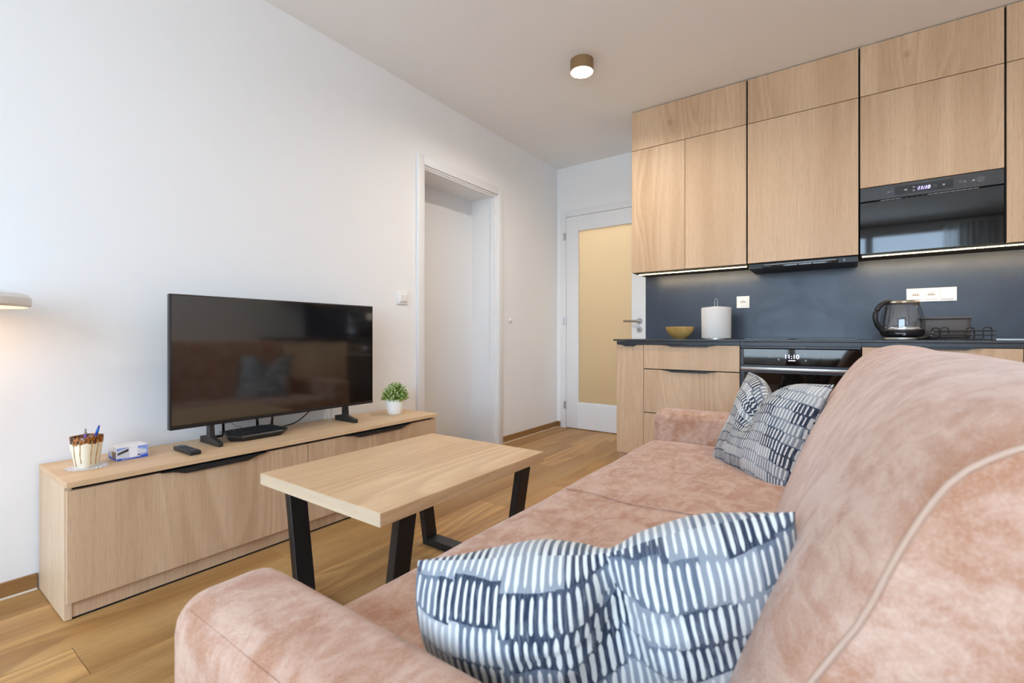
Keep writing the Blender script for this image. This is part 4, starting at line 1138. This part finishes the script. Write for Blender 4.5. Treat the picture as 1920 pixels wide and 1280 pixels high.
def pen(p0, p1, c_body, c_tip, label):
    p0, p1 = Vector(p0), Vector(p1); d_ = (p1 - p0)
    t = thing('pen', p0, label, 'pen', 'pens in the mug')
    MB().cyl(p0, p0 + d_*0.84, 0.0042, n=12).build('barrel', c_body, t)
    MB().cyl(p0 + d_*0.84, p0 + d_*0.9, 0.0046, n=12).build('ring', c_tip, t)
    MB().cyl(p0 + d_*0.9, p1, 0.0030, 0.0026, n=10).build('push_button', c_tip if 'purple' in label else c_body, t)
pen((mx_ + 0.008, my_ - 0.004, CTOP + 0.012), (mx_ + 0.010, my_ - 0.006, CTOP + 0.136), mat('purple_plastic', srgb(140, 96, 190), 0.3), M['chrome'], 'purple pen with silver cap in the mug')
pen((mx_ - 0.010, my_ + 0.002, CTOP + 0.012), (mx_ - 0.002, my_ + 0.034, CTOP + 0.140), mat('blue_plastic', srgb(28, 60, 170), 0.3), mat('light_blue_plastic', srgb(70, 140, 225), 0.3), 'blue pen leaning in the mug')

# potted plant
pp = thing('potted_plant', (0.200, 1.845, CTOP), 'small bushy green artificial plant in a white pot', 'plant')
px_, py_ = 0.200, 1.845
MB().lathe((px_, py_, CTOP + 0.0003), [(0.036, 0), (0.041, 0.004), (0.049, 0.03), (0.0545, 0.06), (0.056, 0.088), (0.0545, 0.0895), (0.052, 0.087), (0.050, 0.07), (0.0, 0.07)], n=36, cap1=False).build('pot', M['pot'], pp)
MB().lathe((px_, py_, CTOP), [(0.0, 0.078), (0.0505, 0.078), (0.0505, 0.072)], n=24, cap0=False, cap1=False).build('soil', M['soil'], pp)
def leafmat(name, c0, c1):
    m = mat(name, c0, 0.45, spec=0.4); t = NT(m)
    t.l.new(t.mix(t.ss(t.noise(t.obj(False), 60.0, 2.0), 0.35, 0.65), c0, c1), t.b.inputs['Base Color'])
    t.b.inputs['Subsurface Weight'].default_value = 0.0
    return m
LG = leafmat('leaf_green', srgb(96, 134, 44), srgb(164, 194, 88))
LP = leafmat('leaf_pale', srgb(196, 208, 150), srgb(226, 230, 196))
rn = random.Random(21)
gm, wm, sm = MB(), MB(), MB()
def leaf(mb_, p, d_, L, W):
    d_ = d_.normalized(); up_ = Vector((rn.uniform(-1, 1), rn.uniform(-1, 1), 1)).normalized()
    s_ = d_.cross(up_).normalized(); n_ = s_.cross(d_)
    a = p; b = p + d_*L*0.5 + s_*W + n_*L*0.12; c_ = p + d_*L + n_*L*0.02; e_ = p + d_*L*0.5 - s_*W + n_*L*0.12
    mid_ = p + d_*L*0.5
    va = [mb_.bm.verts.new(q) for q in (a, b, c_, e_, mid_)]
    mb_.bm.faces.new((va[0], va[1], va[4])); mb_.bm.faces.new((va[1], va[2], va[4])); mb_.bm.faces.new((va[2], va[3], va[4])); mb_.bm.faces.new((va[3], va[0], va[4]))
cc = Vector((px_, py_, CTOP + 0.095))
for k in range(190):
    th = rn.uniform(0, 2*PI); ph_ = math.acos(rn.uniform(-0.10, 1.0))
    dr_ = Vector((math.sin(ph_)*math.cos(th), math.sin(ph_)*math.sin(th), math.cos(ph_)))
    Ls = rn.uniform(0.066, 0.080)
    tip = cc + Vector((dr_.x*Ls, dr_.y*Ls, dr_.z*Ls*1.16))
    base_ = Vector((px_ + dr_.x*0.03, py_ + dr_.y*0.03, CTOP + 0.078))
    sm.tube([base_, (base_ + tip)/2 + Vector((0, 0, 0.006)), tip], 0.0007, n=4)
    pale_sprig = rn.random() < 0.55
    for j in range(11):
        f_ = 0.5 + 0.5*j/10
        p = base_.lerp(tip, f_)
        dd = dr_*0.6 + Vector((rn.uniform(-1, 1), rn.uniform(-1, 1), rn.uniform(-0.8, 1)))
        pale = pale_sprig and j >= 6
        leaf(wm if pale else gm, p, dd, rn.uniform(0.008, 0.012), rn.uniform(0.0032, 0.0048))
gm.build('foliage', LG, pp, smooth=0, kind='stuff'); wm.build('pale_leaf_tips', LP, pp, smooth=0, kind='stuff'); sm.build('stems', LG, pp, kind='stuff')

# wall controls
wsw = thing('wall_switch', (0, 2.074, 1.153), 'square white wall switch left of the doorway', 'switch')
MB().box(0.0003, 0.010, 2.030, 2.118, 1.112, 1.193, r=0.0015).build('plate', M['socket'], wsw, smooth=0)
m = MB()
b0, b1 = (2.036, 2.112, 1.118, 1.187), (2.050, 2.098, 1.132, 1.173)
vA = [m.bm.verts.new(p) for p in ((0.0098, b0[0], b0[2]), (0.0098, b0[1], b0[2]), (0.0098, b0[1], b0[3]), (0.0098, b0[0], b0[3]))]
vB = [m.bm.verts.new(p) for p in ((0.017, b1[0], b1[2]), (0.017, b1[1], b1[2]), (0.017, b1[1], b1[3]), (0.017, b1[0], b1[3]))]
m.bm.faces.new(vA); m.bm.faces.new(vB)
for i in range(4): m.bm.faces.new((vA[i], vA[(i+1) % 4], vB[(i+1) % 4], vB[i]))
m.build('rocker', M['socket'], wsw, smooth=0)
dsb = MB().sphere((0.006, 3.28, 1.043), 0.018, 0.75, 1, 1, 18, 10)
dsb.build('door_bumper', M['white'], org=(0.0, 3.28, 1.043), label='small round white door bumper on the wall beside the doorway', cat='bumper', smooth=60)

# ceiling lamp(s)
def ceiling_lamp(x_, y_, label, power):
    t = thing('ceiling_lamp', (x_, y_, CEIL - 0.07), label, 'ceiling lamp', 'round ceiling lamps')
    z_ = CEIL
    MB().lathe((x_, y_, z_), [(0.070, -0.0005), (0.070, -0.070), (0.0665, -0.070), (0.0665, -0.068)], n=40, cap1=False).build('housing', M['lampbrass'], t)
    MB().lathe((x_, y_, z_), [(0.0662, -0.0695), (0.060, -0.048)], n=40, cap0=False, cap1=False).build('reflector_ring', M['lampwhite'], t)
    MB().lathe((x_, y_, z_), [(0.0605, -0.045), (0.0605, -0.048), (0.0, -0.048)], n=40, cap0=True, cap1=False).build('lens', M['lens'], t)
    area_light('lamp_light', (x_, y_, z_ - 0.052), 0.11, power, (1.0, 0.90, 0.78), t)
    return t
ceiling_lamp(1.054, 2.565, 'round brass-toned ceiling lamp near the middle of the ceiling', 21)
ceiling_lamp(3.00, 1.90, 'added round ceiling lamp out of view over the right side of the room', 16)  # unseen lamp, added to warm the right of the ceiling and even the light
# hall lamp behind the frosted glass
hl = thing('hall_lamp', (0.55, 4.75, CEIL - 0.05), 'round flush lamp on the hall ceiling behind the glazed door', 'ceiling lamp')
MB().lathe((0.55, 4.75, CEIL), [(0.14, -0.0005), (0.14, -0.04), (0.12, -0.05), (0.0, -0.052)], n=32, cap1=False).build('shade', M['lens'], hl)
area_light('lamp_light', (0.55, 4.75, CEIL - 0.06), 0.22, 14, (1.0, 0.82, 0.58), hl)

# white disc lamps: one at the left picture edge, one behind the sofa (its glow shows in the television)
def disc_lamp(lx, ly, power, label):
    t = thing('floor_lamp', (lx, ly, 0), label, 'lamp', 'white disc-headed floor lamps')
    MB().lathe((lx, ly - 0.05, 0), [(0.11, 0.0), (0.11, 0.012), (0.02, 0.018), (0.0, 0.018)], n=36, cap1=False).build('foot', M['white'], t)
    MB().cyl((lx, ly - 0.05, 0.016), (lx, ly - 0.05, 0.995), 0.010, n=16).build('pole', M['white'], t)
    MB().lathe((lx, ly, 0), [(0.180, 0.992), (0.187, 0.999), (0.188, 1.020), (0.180, 1.032), (0.150, 1.042), (0.0, 1.048)], n=48, cap0=False, cap1=False).build('head', M['white'], t)
    MB().lathe((lx, ly, 0), [(0.180, 0.994), (0.0, 0.994)], n=48, cap0=False, cap1=False).build('diffuser', M['warm_lens'], t)
    area_light('lamp_light', (lx, ly, 0.985), 0.28, power, (1.0, 0.60, 0.28), t)
disc_lamp(0.195, 0.145, 0.45, 'white disc-headed floor lamp at the left edge by the wall')
disc_lamp(4.05, 1.55, 6.0, 'white disc-headed floor lamp by the right wall behind the sofa')

# curtain rail and sheer curtains at the window (seen mirrored in the oven and microwave)
cr_ = thing('curtain_rail', (2.17, WINY + 0.10, 2.50), 'black curtain rail above the window', 'curtain rail')
MB().cyl((0.30, WINY + 0.10, 2.50), (4.10, WINY + 0.10, 2.50), 0.016, n=14).build('rod', M['blackmetal'], cr_)
for x_ in (0.35, 2.2, 4.05): MB().cyl((x_, WINY + 0.001, 2.50), (x_, WINY + 0.088, 2.50), 0.010, n=10).build('bracket', M['blackmetal'], cr_)
def curtain(x0, x1, label):
    m = MB(); nx = 60; zs = (2.44, 1.8, 1.2, 0.6, 0.04)
    g = [[m.bm.verts.new((x0 + (x1 - x0)*i/nx, WINY + 0.10 + 0.028*math.sin(i*0.95) + 0.006*math.sin(i*2.3 + z_), z_)) for z_ in zs] for i in range(nx + 1)]
    for i in range(nx):
        for j in range(4): m.bm.faces.new((g[i][j], g[i+1][j], g[i+1][j+1], g[i][j+1]))
    t = thing('curtain', ((x0 + x1)/2, WINY + 0.1, 0.04), label, 'curtain', 'sheer curtains at the window')
    m.build('sheer_panel', M['sheer'], t, smooth=80)
    for k in range(6):
        xx = x0 + (x1 - x0)*(k + 0.5)/6
        MB().tube([(xx, WINY + 0.10 + 0.02*math.cos(a_), 2.50 + 0.026*math.sin(a_)) for a_ in [2*PI*q/12 for q in range(12)]], 0.0025, n=6, closed=True).tube([(xx, WINY + 0.10, 2.476), (xx, WINY + 0.10, 2.435)], 0.002, n=6).build('ring', M['blackmetal'], t)
curtain(0.40, 0.85, 'gathered sheer curtain on the television side of the window')
curtain(3.45, 4.0, 'gathered sheer curtain on the right side of the window')

for o in bpy.data.objects:
    if '_o' in o: del o['_o']
